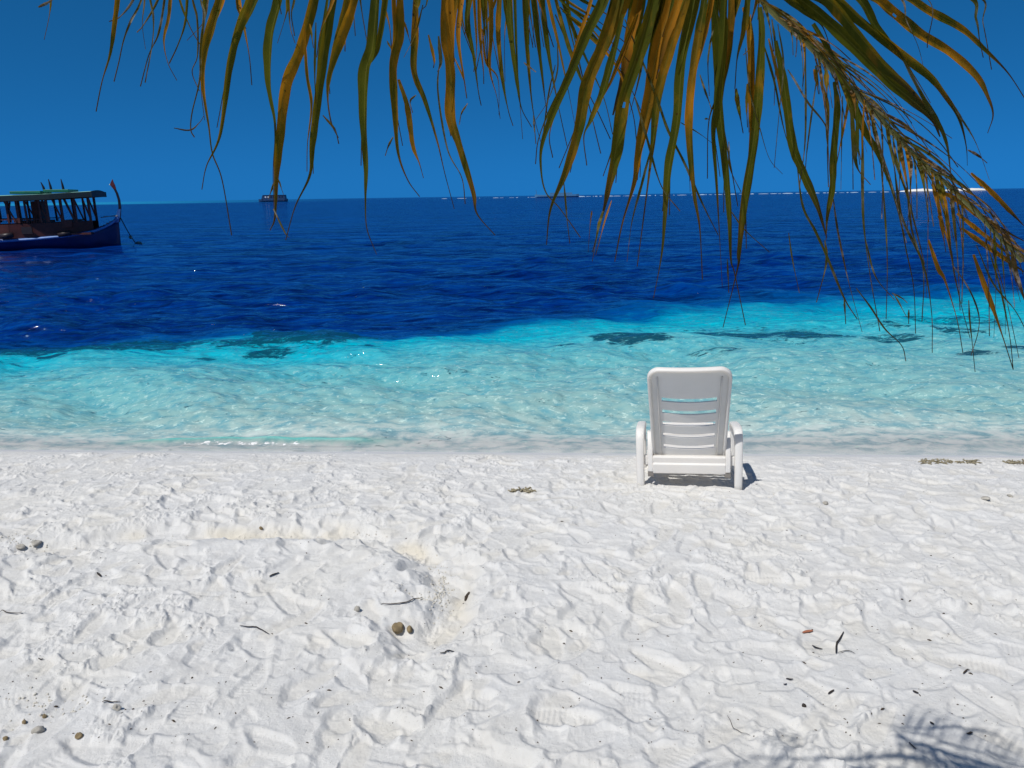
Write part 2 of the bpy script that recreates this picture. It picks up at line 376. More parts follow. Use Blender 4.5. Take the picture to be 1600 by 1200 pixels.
st1 = k.noise(k.scaled(pos, (0.5, 2.0, 1)), 2.2, 5, 0.62, 0.5); st2 = k.noise(k.scaled(pos, (0.35, 1.2, 1)), 0.55, 5, 0.65, 0.6)
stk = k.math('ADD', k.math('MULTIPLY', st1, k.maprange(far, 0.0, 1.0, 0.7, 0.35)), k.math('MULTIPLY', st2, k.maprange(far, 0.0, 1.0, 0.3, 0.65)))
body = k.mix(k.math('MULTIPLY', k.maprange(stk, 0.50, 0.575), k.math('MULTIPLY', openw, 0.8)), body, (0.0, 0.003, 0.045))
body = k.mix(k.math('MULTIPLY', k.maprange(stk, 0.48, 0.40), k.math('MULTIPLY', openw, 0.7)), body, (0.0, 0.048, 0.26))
body = k.mix(k.math('MULTIPLY', k.math('MULTIPLY', k.maprange(nx, 0.45, 0.64), 0.55), shal), body, (0.035, 0.235, 0.33), 'MIX')  # grey-blue sky reflections painted into the colour of the shallows
body = k.mix(k.math('MULTIPLY', k.math('MULTIPLY', k.maprange(nf, 0.55, 0.68), k.maprange(dp, 0.1, 0.42, 0.75, 0.10)), shal), body, (0.55, 0.72, 0.66))  # bright caustic flecks painted into the colour, strongest near the shore
rfj = k.maprange(k.math('ADD', rf, k.math('MULTIPLY', k.math('SUBTRACT', k.noise(k.scaled(pos, (1.0, 2.4, 1)), 3.2, 6, 0.75, 1.5), 0.5), 4.2)), 0.42, 0.80)
body = k.mix(k.math('MULTIPLY', rfj, 0.92), body, (0.002, 0.042, 0.075))
foam = k.maprange(k.math('ADD', k.attr('foam'), k.math('MULTIPLY', k.math('SUBTRACT', nf, 0.5), 2.2)), 0.62, 0.85)
body = k.mix(k.math('MULTIPLY', lagoon, 0.9), body, (0.02, 0.33, 0.55))
body = k.mix(k.math('MULTIPLY', k.attr('lip'), 0.75), body, (0.06, 0.46, 0.40))
body = k.mix(foam, body, (0.8, 0.8, 0.8))
# ripples finer than the mesh
r1 = k.noise(k.scaled(pos, (0.7, 1.5, 1)), 1.6, 4, 0.5, 0.5)
r2 = k.noise(k.scaled(pos, (1.0, 1.5, 1)), 9, 3, 0.5, 0.4)
r3 = k.noise(k.scaled(pos, (0.35, 0.9, 1)), 0.35, 4, 0.5, 0.4)
hgt = k.math('ADD', k.math('ADD', k.math('MULTIPLY', r1, 0.19), k.math('MULTIPLY', r2, 0.010)), k.math('MULTIPLY', k.math('MULTIPLY', r3, far), 1.15))
bstr = k.math('MULTIPLY', k.maprange(dp, 0.02, 0.3, 0.12, 1.0), 1.0)
bmp = k.n('ShaderNodeBump', {'Strength': bstr, 'Distance': 1.0, 'Height': hgt})
dif = k.n('ShaderNodeBsdfDiffuse', {'Color': body, 'Normal': bmp})
glo = k.n('ShaderNodeBsdfGlossy', {'Color': (1, 1, 1), 'Roughness': 0.05, 'Normal': bmp})
fr = k.n('ShaderNodeFresnel', {'IOR': 1.33, 'Normal': bmp})
tra = k.n('ShaderNodeBsdfTransparent', {'Color': (0.93, 0.97, 0.95)})
opac = k.math('MAXIMUM', k.maprange(dp, 0.0, 0.06, 0.12, 1.0), k.math('MAXIMUM', foam, k.attr('lip')))
inner = k.n('ShaderNodeMixShader', {0: opac, 1: tra.outputs[0], 2: dif.outputs[0]})
frs = k.math('MULTIPLY', k.math('MINIMUM', fr.outputs[0], 0.62), k.maprange(dp, 0.0, 0.5, 0.14, 0.95))
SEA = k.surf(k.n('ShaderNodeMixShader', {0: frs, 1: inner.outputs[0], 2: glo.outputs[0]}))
foamA = 0.70*np.exp(-((s-6.93-0.03*np.sin(SX*1.7))/0.07)**2)*smooth(-4.2, -3.0, SX)*(1-smooth(-2.4, -1.6, SX)) + 0.46*np.exp(-((s-6.66-0.10*perlin(SX*0.8, SX*0+3, 2)-0.03*perlin(SX*3, SX*0+3, 2))/0.035)**2)
lipA = np.exp(-((s-7.06-0.03*np.sin(SX*1.7))/0.09)**2)*smooth(-4.3, -3.6, SX)*(1-smooth(-1.8, -0.9, SX))
lag = smooth(600, 900, SY)*(1-smooth(-500, -50, SX/ SY*1000+130))
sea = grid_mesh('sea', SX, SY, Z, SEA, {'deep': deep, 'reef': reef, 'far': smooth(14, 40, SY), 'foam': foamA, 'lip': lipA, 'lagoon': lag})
tag(sea, kind='structure')

# ------------------------------------------------------------------ far things on the horizon
M_white = paint('white_boat_paint', (0.75, 0.78, 0.8), 0.4)
M_dkblue = paint('dark_blue_hull_paint', (0.012, 0.05, 0.14), 0.45, 0.3)
M_glass = paint('dark_window_glass', (0.01, 0.02, 0.05), 0.1, 0.1)
def ship_hull(L, B, D, sheer=0.15):
    m = MB(); n = 16
    def ring(i):
        t = i/(n-1); x = (t-0.5)*L; wdt = B/2*min(1, (1-t)*4.0)**0.6*min(1, t*8+0.7); wdt = max(wdt, 0.03); z1 = D*(1+sheer*(2*t-1)**2)
        return [Vector((x, -wdt*0.55, -0.4)), Vector((x, -wdt, D*0.45)), Vector((x, -wdt, z1)), Vector((x, wdt, z1)), Vector((x, wdt, D*0.45)), Vector((x, wdt*0.55, -0.4))]
    m.sweep(n, ring); return m
p = at_z(427, 317.0, 0); p = Vector((p.x*820/p.y, 820, 0))
fe = empty('ferry', p, R(180), 'long flat dark blue ferry far off on the horizon behind the palm leaves', 'ship')
ship_hull(31, 7, 2.6).build('hull', M_dkblue, fe)
MB().box(-14, 11.5, -3.2, 3.2, 2.7, 6.6, T=lambda q: Vector((q.x-(q.z-2.7)*0.35*(1 if q.x > 0 else -0.15), q.y, q.z))).build('deckhouse', M_dkblue, fe)
MB().box(-13.5, 9.6, -3.5, 3.5, 6.62, 7.1).build('roof', M_dkblue, fe)
for i in range(7):
    MB().box(-12+3*i, -10.4+3*i, 3.205, 3.26, 4.2, 5.6).build('window', M_white if i in (5, 6) else M_glass, fe)
p = Vector((at_z(870, 312, 0).x/at_z(870, 312, 0).y*900, 900, 0))
fb = empty('cruise_boat', p, R(180), 'tiny pale boat with a bow mast on the horizon near the middle', 'ship')
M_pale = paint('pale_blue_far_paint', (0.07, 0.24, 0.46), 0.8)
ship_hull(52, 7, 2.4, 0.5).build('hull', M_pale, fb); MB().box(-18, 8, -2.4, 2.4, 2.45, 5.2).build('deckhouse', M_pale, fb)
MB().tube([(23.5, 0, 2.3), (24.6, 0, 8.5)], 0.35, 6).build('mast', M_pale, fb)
k = N('bright_bank_sand'); pr = k.n('ShaderNodeBsdfPrincipled', {'Base Color': k.mix(k.noise(k.pos(), 0.08, 4), (0.62, 0.60, 0.54), (0.8, 0.79, 0.75)), 'Roughness': 0.9}); M_bank = k.surf(pr)
# sandbank: low mound with an uneven crest
D_ = 1150; xa = at_y(1405, 300, D_).x; xb = at_y(1548, 300, D_).x; m = MB(); nn = 60; rr = random.Random(2)
rings = []
for i in range(nn):
    t = i/(nn-1); h = (math.sin(math.pi*t)**0.45)*(3.4+1.2*math.sin(t*9)+rr.uniform(-.4, .4)); wv = 14*math.sin(math.pi*t)**0.5+0.5
    x = xa+(xb-xa)*t; rings.append([Vector((x, D_-wv, -0.5)), Vector((x, D_-wv*.5, h*.55)), Vector((x, D_, h)), Vector((x, D_+wv*.6, h*.6)), Vector((x, D_+wv, -0.5))])
m.sweep(nn, lambda i: rings[i]); tag(m.build('sandbank', M_bank, smooth_shade=True), kind='structure')
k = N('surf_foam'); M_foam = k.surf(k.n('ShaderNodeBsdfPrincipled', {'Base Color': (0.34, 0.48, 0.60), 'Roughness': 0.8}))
m = MB(); rr = random.Random(5); px = 690
while px < 1420:
    L = rr.uniform(1, 4)**2; a = at_y(px, 300, 1000).x; b = at_y(px+L, 300, 1000).x; h = rr.uniform(0.08, 0.65)*(0.45 if px < 850 else 1)
    n = 6; m.sweep(n, lambda i: [Vector((a+(b-a)*i/(n-1), 1000-1.5, 0.0)), Vector((a+(b-a)*i/(n-1), 1000-.3, 0.15+h*math.sin(math.pi*(i+.4)/n))), Vector((a+(b-a)*i/(n-1), 1000+1.5, 0.0))])
    px += L+rr.uniform(.6, 3)**2*(2.5 if px < 850 else 1)
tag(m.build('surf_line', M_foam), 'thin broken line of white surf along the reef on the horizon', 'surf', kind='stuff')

# ------------------------------------------------------------------ wooden tour boat
M_hull = paint('blue_hull_paint', (0.006, 0.028, 0.16), 0.35, 0.35, 1.5)
M_strip = paint('light_blue_rub_rail', (0.26, 0.42, 0.80), 0.5, 0.3, 3)
M_wood = paint('dark_red_brown_timber', (0.11, 0.024, 0.018), 0.6, 0.5, 3, 0.2, 12)
M_wood2 = paint('varnished_orange_timber', (0.26, 0.075, 0.03), 0.5, 0.4, 3)
M_fascia = paint('dark_green_fascia_paint', (0.002, 0.020, 0.026), 0.6, 0.3, 2)
M_roof = paint('pale_green_roof_paint', (0.20, 0.44, 0.37), 0.7, 0.3, 1.2)
M_green = paint('green_panel_paint', (0.012, 0.17, 0.10), 0.5, 0.3, 2)
M_black = paint('dark_stem_paint', (0.02, 0.012, 0.016), 0.5)
M_red = paint('red_stem_head_paint', (0.12, 0.012, 0.015), 0.5)
M_stemblue = paint('bright_blue_stem_paint', (0.08, 0.25, 0.62), 0.4)
M_cream = paint('cream_plastic', (0.55, 0.56, 0.45), 0.5)
M_rope = paint('dark_rope_fibre', (0.02, 0.018, 0.018), 0.9)
M_rope_l = paint('pale_rope_fibre', (0.45, 0.45, 0.42), 0.9)
bowp = at_z(187, 383.5, 0)
boat = empty('tour_boat', bowp, R(15), 'wooden passenger boat with green roof, open sides and tall curved bow post, moored at left', 'boat')
L = 13.0
def sheerz(x):      # top of hull side; x = 0 at bow, negative aft
    return float(np.interp(x, [-13, -10, -6.4, -4, -2.5, -1.4, -0.8, -0.3, 0.15], [1.15, 0.75, 0.55, 0.62, 0.72, 0.86, 1.0, 1.25, 1.62]))
def halfb(x, z):
    t = -x/L; b = 1.75*min(1.0, (max(t, 0)*2.7+0.0001))**0.62*(1 if t < 0.7 else 1-0.5*((t-0.7)/0.3)**1.5)
    return max(0.03, b*(0.72+0.28*min(1, max(0, (z+0.4)/1.0))))
n = 34; m = MB(); xs = [0.15*(1-i/6)-0.0 for i in range(6)]+[-(i/27)**1.2*L for i in range(28)]
def hring(i):
    x = xs[i]; zt = sheerz(x); out = []
    for s_ in (-1, 1):
        pts = [(-0.5, .35), (0.0, 1), (0.35*zt, 1), (0.7*zt, 1), (zt, 1)]
        rr_ = [Vector((x-0.10*(1-max(z, 0)/1.6)*(1 if x > -1 else 0), s_*halfb(x, z)*kf, z)) for z, kf in pts]
        out += rr_ if s_ < 0 else rr_[::-1]
    return out
m.sweep(n, hring); hull = m.build('hull', M_hull, boat, True)
for s_ in (-1, 1):      # rub rail along each side
    m = MB(); pts = []
    for x in xs[1:]:
        z = sheerz(x)-0.10; pts.append(Vector((x, s_*(halfb(x, z)+0.05), z)))
    m.tube(pts, 0.07, 6); m.build('rub_rail', M_strip, boat, True)
m = MB()                 # fore deck boards
for i in range(5):
    x = -0.25-i*0.16; hb = halfb(x, sheerz(x))*0.62; m.box(x-0.07, x+0.07, -hb, hb, sheerz(x)+0.005+0.02*(i % 2), sheerz(x)+0.05+0.02*(i % 2))
m.build('fore_deck', M_wood2, boat)
# cabin sides
CX0, CX1 = -9.6, -1.05
for s_ in (-1, 1):
    m = MB(); nn = 26
    def wr(i):
        x = CX1+(CX0-CX1)*i/(nn-1); yb = s_*(halfb(x, 1.2)-0.05); zt = 1.42-0.02*abs(x)
        return [Vector((x, yb, sheerz(x)-0.08)), Vector((x, yb, zt)), Vector((x, yb-s_*0.06, zt)), Vector((x, yb-s_*0.06, sheerz(x)-0.08))]
    m.sweep(nn, wr); m.build('cabin_side', M_wood, boat)
def roofz(x): return float(np.interp(x, [-10, -6.4, -3, -0.8], [2.40, 2.47, 2.56, 2.68]))
def side_y(x, s_): return s_*(min(halfb(x, 1.2), 1.7)-0.08)
posts = [-1.12, -1.75, -2.35, -3.0, -3.32, -3.95, -4.3, -4.75, -5.2, -5.75, -6.2, -6.9, -7.6, -8.3, -9.0, -9.5]
for s_ in (-1, 1):
    for x in posts:
        MB().bar((x, side_y(x, s_), 1.38), (x+0.0, side_y(x, s_)*0.99, roofz(x)+0.02), 0.12 if x in posts[::3] else 0.09, 0.09).build('post', M_wood, boat)
    for x, dx in ((-1.12, -0.28), (-1.85, -0.35), (-2.4, -0.35), (-3.05, -0.33), (-4.45, -0.4), (-5.9, .3)):
        MB().bar((x+0.02, side_y(x, s_), 1.40), (x+dx, side_y(x, s_)*.97, roofz(x)), 0.075, 0.06).build('brace', M_wood, boat)
    m = MB()
    for a, b in zip(posts[3:], posts[4:]):
        if rr.random() < 0.25: continue
        q = a
        while q > b+0.08: m.bar((q, side_y(q, s_), 1.36), (q, side_y(q, s_), 1.55), 0.025, 0.025); q -= 0.11
    for a, b in zip(posts[3:-1], posts[4:]): m.bar((a, side_y(a, s_), 1.565), (b, side_y(b, s_), 1.565), 0.04, 0.05)
    m.build('railing', M_wood, boat)
for x in (-2.2, -3.6, -4.4, -6.6):
    MB().box(x-0.25, x+0.25, -1.1, 1.1, 1.1, 1.48).build('bench', M_wood, boat)
MB().box(-3.9, -3.45, -0.7, 0.1, 1.0, 2.5).build('inner_cabinet', M_wood, boat)
MB().box(-4.75, -4.45, -0.9, -0.5, 1.42, 1.62).build('seat_box', M_wood2, boat)
MB().box(CX0, CX1, -1.3, 1.3, 0.7, 0.8).build('floor_boards', M_wood, boat)
# roof: cambered skin + fascia
RX0, RX1 = -10.2, -0.72
def rhw(x): return 1.85-0.25*max(0, (x+2.5)/1.65)
m = MB(); nn = 16
def rfr(i):
    x = RX1-0.02+(RX0-RX1)*i/(nn-1); h = rhw(x)-0.05; z = roofz(x)+0.23; ts = [(-1+2*j/10) for j in range(11)]
    return [Vector((x, h*t, z+0.10*(1-t*t))) for t in ts]+[Vector((x, h*t, z-0.06+0.10*(1-t*t))) for t in ts[::-1]]
m.sweep(nn, rfr); m.build('roof', M_roof, boat)
m = MB()
for s_ in (-1, 1):
    m.sweep(nn, lambda i: [Vector((RX1+(RX0-RX1)*i/(nn-1), s_*(rhw(RX1+(RX0-RX1)*i/(nn-1))+o), roofz(RX1+(RX0-RX1)*i/(nn-1))+z)) for o, z in ((-.05, 0), (.0, 0), (.0, .27), (-.05, .27))])
hw = rhw(RX1); m.box(RX1, RX1+0.06, -hw, hw, roofz(RX1)-0.01, roofz(RX1)+0.27)
m.sweep(11, lambda i: [Vector((RX1-0.0+a, hw*(-1+i/5), roofz(RX1)+z)) for a, z in ((0, .24), (.07, .24), (.02, .26+0.10*(1-(-1+i/5)**2)), (-.05, .25+0.10*(1-(-1+i/5)**2)))])
m.build('fascia', M_fascia, boat)
for a, b in ((-1.9, -3.1), (-3.25, -4.7)):
    m = MB(); m.box(b, a, -1.0, 0.9, roofz(a)+0.33, roofz(a)+0.47); m.build('roof_panel', M_green, boat, bevel=0.02)
# slanted fin at the aft of the roof
m = MB(); m.sweep(2, lambda i: [Vector((x, -1.9+0.07*i, z)) for x, z in ((-6.35, 3.18), (-6.05, 3.20), (-5.35, 2.78), (-5.2, 2.70), (-5.9, 2.70), (-6.1, 2.82))]); m.build('roof_fin', M_fascia, boat)
for x, z0, h, tilt in ((-3.35, 3.05, .45, -.12), (-3.02, 3.05, .60, -.06), (-2.42, 3.05, .60, -.05)):
    MB().tube([(x, 0.1, z0-0.1), (x+tilt*.3, 0.1, z0+h*.4), (x+tilt, 0.1, z0+h)], [.07, .06, .02], 6).build('roof_cleat', M_black, boat)
# bow stem post: tall scimitar
path = [(0.16, 1.3), (0.26, 1.7), (0.33, 2.1), (0.33, 2.5), (0.27, 2.85), (0.19, 3.1)]
m = MB(); wds = [.22, .15, .10, .085, .08, .085]
m.sweep(6, lambda i: [Vector((path[i][0]-wds[i], -0.07, path[i][1])), Vector((path[i][0]+.03, -0.035, path[i][1])), Vector((path[i][0]+.03, 0.035, path[i][1])), Vector((path[i][0]-wds[i], 0.07, path[i][1]))])
st = m.build('bow_post', M_black, boat)
m = MB(); m.sweep(3, lambda i: [Vector((x, y_*1.15, z)) for x, y_, z in ((( -0.22, -.09, 1.25), (.14, -.05, 1.28), (.14, .05, 1.28), (-.22, .09, 1.25)), ((0.02, -.075, 1.6), (.235, -.045, 1.62), (.235, .045, 1.62), (.02, .075, 1.6)), ((.19, -.062, 2.0), (.325, -.04, 2.0), (.325, .04, 2.0), (.19, .062, 2.0)))[i]])
m.build('stem_foot', M_stemblue, st)
m = MB(); m.sweep(4, lambda i: [Vector((x, y_, z)) for x, y_, z in (((.10, -.05, 3.08), (.23, -.04, 3.1), (.23, .04, 3.1), (.10, .05, 3.08)), ((-.02, -.06, 3.28), (.20, -.04, 3.30), (.20, .04, 3.30), (-.02, .06, 3.28)), ((-.02, -.05, 3.38), (.16, -.03, 3.42), (.16, .03, 3.42), (-.02, .05, 3.38)), ((.09, -.015, 3.60), (.115, -.015, 3.62), (.115, .015, 3.62), (.09, .015, 3.60)))[i]])
m.build('stem_head', M_red, st)
MB().tube([(-0.07, 0, 3.30), (-0.03, 0, 3.36)], .035, 6).build('stem_tip', M_cream, st)
m = MB(); m.tube([(0.05, 0.1, 1.66), (-0.3, 0.22, 1.62), (-0.85, 0.42, 1.55)], .025, 6); m.tube([(0.1, -.12, 1.62), (-0.5, -.42, 1.62)], .025, 6); m.tube([(0.1, -.12, 1.64), (.14, .12, 1.64)], .03, 6)
m.build('rope_wrap', M_rope_l, boat)
for x in (-4.9, -2.35):
    MB().tube([(x-0.3, -halfb(x, .7)-0.12, .72), (x+0.3, -halfb(x, .7)-0.10, .80)], .14, 10).build('fender', M_black, boat, True)
MB().box(-4.25, -3.75, -halfb(-4, 1)-0.07, -halfb(-4, 1)+.02, 0.82, 1.18).build('side_hatch', M_black, boat)
MB().box(-6.1, -5.75, -halfb(-6, 1)-0.03, -halfb(-6, 1)+.03, 0.85, 1.5).build('side_door', M_strip, boat)
m = MB(); hbx = -halfb(-5.5, .9)-.16
m.tube([(-5.85, hbx, .72), (-5.5, hbx, .70), (-5.3, hbx, .74)], .09, 8); m.tube([(-5.6, hbx, .75), (-5.58, hbx, 1.0), (-5.68, hbx, 1.12), (-5.75, hbx, 1.05)], .05, 8)
m.build('hose_reel', M_cream, boat, True)
MB().box(-12.9, -12.75, -.05, .05, -.4, 1.6).build('rudder', M_wood, boat)
# mooring line with float and buoy
q0 = boat.matrix_world @ Vector((0.2, 0, 1.5)) if False else Vector((bowp.x+0.24, bowp.y+0.06, 1.52))
q1 = at_z(212, 380, 0.0)
mr = empty('mooring_line', (q1.x, q1.y, 0), 0, 'dark slack mooring rope running from the bow post down to the water', 'rope')
rel = q0-Vector((q1.x, q1.y, 0))
pts = [rel*(1-t)+Vector((0, 0, -0.10*math.sin(math.pi*t))) for t in [i/10 for i in range(11)]]; pts[-1].z = -0.05
MB().tube(pts, .028, 6).build('rope', M_rope, mr)
fl = MB(); fl.tube([pts[7]+Vector((-.05, 0, -.10)), pts[7]+Vector((-.05, 0, -.05)), pts[7]+Vector((-.05, 0, .05)), pts[7]+Vector((-.05, 0, .12))], [.03, .10, .10, .03], 10); fl.build('float', M_cream, mr, True)
b_ = MB(); b_.tube([(0, 0, -.12), (0, 0, -.05), (0, 0, .03), (0, 0, .09), (0, 0, .11)], [.08, .17, .18, .10, .02], 12)
bo = b_.build('mooring_buoy', paint('faded_pink_buoy', (.5, .28, .25), .6), None, True); bo.location = (q1.x+0.18, q1.y, 0.0)
tag(bo, 'small faded pink buoy floating where the boat rope meets the sea', 'buoy')

# ------------------------------------------------------------------ sun lounger
k = N('white_plastic'); tc = k.n('ShaderNodeTexCoord').outputs['Object']
nz = k.noise(tc, 4, 5, 0.6); dirt = k.maprange(k.noise(tc, 22, 6, 0.75), 0.60, 0.74)
cc = k.mix(k.maprange(nz, .35, .7), (0.87, 0.87, 0.865), (0.82, 0.815, 0.80)); cc = k.mix(k.math('MULTIPLY', dirt, 0.14), cc, (0.4, 0.35, 0.27))
bmp = k.n('ShaderNodeBump', {'Strength': .12, 'Distance': .002, 'Height': k.noise(tc, 300, 3)})
pbs = k.n('ShaderNodeBsdfPrincipled', {'Base Color': cc, 'Roughness': 0.42, 'Normal': bmp, 'Subsurface Weight': 0.0, 'Specular IOR Level': .4})
M_pl = k.surf(k.n('ShaderNodeMixShader', {0: .32, 1: pbs.outputs[0], 2: k.n('ShaderNodeBsdfTranslucent', {'Color': (1.0, .90, .74, 1)}).outputs[0]}))
M_foot = paint('grey_rubber_foot', (.22, .20, .18), .8)
pl = P(997, 762); pr_ = P(1156, 760); cpos = (pl+pr_)/2
print('CHAIR', pl, pr_, (pr_-pl).length)
ang = math.atan2(pr_.y-pl.y, pr_.x-pl.x)
slope = -math.atan((base_z(np.array(cpos.x), np.array(cpos.y))-base_z(np.array(cpos.x), np.array(cpos.y+1.2)))/1.2)
ch = empty('sun_lounger', (cpos.x, cpos.y, cpos.z-0.020), R(-12.0), 'white plastic sun lounger seen from behind, slotted backrest raised, facing the sea', 'lounger')
ch.rotation_euler.x = slope*0.9; ch.rotation_euler.y = R(-2.6)
HW = 0.325          # centre of arm/leg from middle
def arm(s_):        # one piece: rear leg, curved shoulder, armrest going forward, front of arm down to the rail
    m = MB(); prof_ = [(-.012, 0.0, .052, .055), (-.010, 0.15, .054, .055), (-.004, .30, .056, .050), (.004, .365, .058, .045), (.030, .402, .060, .038), (.08, .414, .062, .032), (.26, .416, .062, .030), (.40, .405, .060, .030), (.47, .385, .056, .034), (.50, .34, .05, .04), (.515, .25, .047, .044), (.52, 0.0, .044, .048)]
    sm = []
    for i in range(len(prof_)-1):
        for j in range(3):
            t = j/3; sm.append(tuple(prof_[i][q]*(1-t)+prof_[i+1][q]*t for q in range(4)))
    sm.append(prof_[-1])
    def ring(i):
        y_, z_, wx, th = sm[i]; a = sm[max(i-1, 0)]; b = sm[min(i+1, len(sm)-1)]; d_ = Vector((0, b[0]-a[0], b[1]-a[1])).normalized(); nrm = Vector((0, -d_.z, d_.y))
        out = []
        for j in range(12):
            t = 2*math.pi*j/12; cx_, sx_ = math.cos(t), math.sin(t); e = .55
            out.append(Vector((s_*(HW+.004*math.sin(z_*5)), y_, z_))+Vector((wx/2*abs(cx_)**e*(1 if cx_ > 0 else -1), 0, 0))+nrm*(th/2*abs(sx_)**e*(1 if sx_ > 0 else -1)))
        return out
    m.sweep(len(sm), ring); o = m.build('arm_frame', M_pl, ch, True)
    MB().box(s_*HW-.024, s_*HW+.024, -.03, .022, -.03, .006).build('foot', M_foot, o, bevel=.004)
    return o
for s_ in (-1, 1): arm(s_)
# long side rails + front legs
def seat_z(y_): return .262 + .03*math.exp(-((y_-0.75)/.25)**2) - .02*smooth(.9, 1.5, y_)
for s_ in (-1, 1):
    m = MB(); m.sweep(14, lambda i: [Vector((s_*.262+a, -.02+1.44*i/13, seat_z(-.02+1.44*i/13)+b)) for a, b in ((-.02, -.075), (.02, -.075), (.02, .012), (-.02, .012))])
    m.build('side_rail', M_pl, ch, bevel=.006)
    m = MB(); m.sweep(3, lambda i: [Vector((s_*(.272)+a, 1.16+b+.03*i, [-.03, .1, .2][i])) for a, b in ((-.02, -.03), (.02, -.03), (.02, .03), (-.02, .03))]); m.build('leg', M_pl, ch, bevel=.006)
    # inner upright beside the backrest (ratchet bracket)
    m = MB(); m.sweep(5, lambda i: [Vector((s_*(.257+.002*i)+a, [-.02, -.015, .01, .05, .06][i]+b, [.13, .25, .34, .39, .40][i])) for a, b in ((-.017, -.02), (.017, -.02), (.017, .03), (-.017, .03))]); m.build('backrest_bracket', M_pl, ch, bevel=.006)
    MB().box(s_*.257-.02, s_*.257+.02, -.035, .02, .095, .13).build('bracket_foot', M_foot, ch, bevel=.004)
    MB().box(min(s_*.27, s_*.31), max(s_*.27, s_*.31), .0, .05, .17, .235).build('side_link', M_pl, ch, bevel=.005)
m = MB()
m.sweep(2, lambda i: [Vector(((-.243 if i == 0 else .243), y_, z_)) for y_, z_ in ((-.035, .118), (-.045, .185), (-.028, .19), (-.038, .232), (-.02, .240), (.02, .24), (.02, .12))])
m.build('rear_crossbar', M_pl, ch, bevel=.006)
m = MB(); y_ = .10; i = 0
while y_ < 1.40:
    m.box(-.242, .242, y_, y_+.055, seat_z(y_)-.012, seat_z(y_)+.006); y_ += .075
m.build('seat', M_pl, ch, bevel=.004)
MB().box(-.24, .24, 1.41, 1.44, .15, .26).build('front_crossbar', M_pl, ch, bevel=.006)
# backrest panel: grid with real slots, rounded top corners, dished, hanging rim
LB = 0.735; TH = R(30); hinge = Vector((0, .045, .235))
def bp(u, v, t):     # u: -1..1 across, v: 0..1 up, t: thickness offset towards camera
    hw = .236+.022*v
    cy = 0.0
    vv = v*LB
    x = u*hw; dish = .018*(1-u*u)
    yy, zz = -math.sin(TH)*vv, math.cos(TH)*vv; bend = -.05*max(0, v-.75)**2*4
    nx_, nz_ = -math.cos(TH), -math.sin(TH)
    o = t-dish*-1
    return Vector((hinge.x+x, hinge.y+yy+nx_*o+bend, hinge.z+zz+nz_*o))
U = [i/24*2-1 for i in range(25)]; slots = [.135, .270, .405, .540, .675]; sh = .041; V = [0.0, .06]
for q in slots: V += [q-sh/2-.004, q-sh/2, q+sh/2, q+sh/2+.004] if False else [q-sh/2, q-sh/4, q+sh/4, q+sh/2]
V += [.74, .80, .86, .91, .94, .965, .985, 1.0]; V = sorted(set(V)); UL = .70
def corner(u, v):    # round the top corners
    rc = .075; x = u*.258; yv = v*LB; ox, oy = .258-rc, LB-rc
    if abs(x) > ox and yv > oy:
        dx, dy = abs(x)-ox, yv-oy; r_ = max(dx, dy)
        h = math.hypot(dx, dy)
        if h > 0: dx, dy = dx/h*r_, dy/h*r_
        return (ox+dx)/.258*(1 if u > 0 else -1), (oy+dy)/LB
    return u, v
m = MB(); nu, nv = len(U), len(V)
Us = sorted(set([round(i/20*2*UL-UL, 5) for i in range(21)]+[-1, -.94, -.88, -.79, .79, .88, .94, 1])); nu = len(Us)
def smile(u, v): return v-.011*(1-(u/UL)**2)*(1 if .08 < v < .74 else 0) if abs(u) < UL else v
for t_ in (0.0, .010):
    vs = []
    for v in V:
        for u in Us:
            uu, v2 = corner(u, v); vs.append(bp(uu, smile(uu, v2), t_+(.0)))
    if t_ == 0: A_ = vs
    else: B_ = vs
fs = []; nA = len(A_); hole = set()
for j in range(nv-1):
    vm = (V[j]+V[j+1])/2
    for i in range(nu-1):
        um = (Us[i]+Us[i+1])/2
        if any(abs(vm-q) < sh/2 for q in slots) and abs(um) < UL:
            if not (abs(um) > UL-.03 and any(abs(vm-q) > sh/4 for q in slots) and False): hole.add((i, j)); continue
idx = lambda i, j, s_: s_*nA+j*nu+i
solid = {(i, j) for i in range(nu-1) for j in range(nv-1)}-hole
for (i, j) in solid:
    fs.append((idx(i, j, 0), idx(i, j+1, 0), idx(i+1, j+1, 0), idx(i+1, j, 0))); fs.append((idx(i, j, 1), idx(i+1, j, 1), idx(i+1, j+1, 1), idx(i, j+1, 1)))
    for (di, dj, a, b) in ((-1, 0, (i, j), (i, j+1)), (1, 0, (i+1, j+1), (i+1, j)), (0, -1, (i+1, j), (i, j)), (0, 1, (i, j+1), (i+1, j+1))):
        if (i+di, j+dj) not in solid: fs.append((idx(*a, 0), idx(*a, 1), idx(*b, 1), idx(*b, 0)))
m.add(A_+B_, fs)
back = m.build('backrest', M_pl, ch, True)
es = back.modifiers.new('es', 'EDGE_SPLIT'); es.split_angle = R(40)
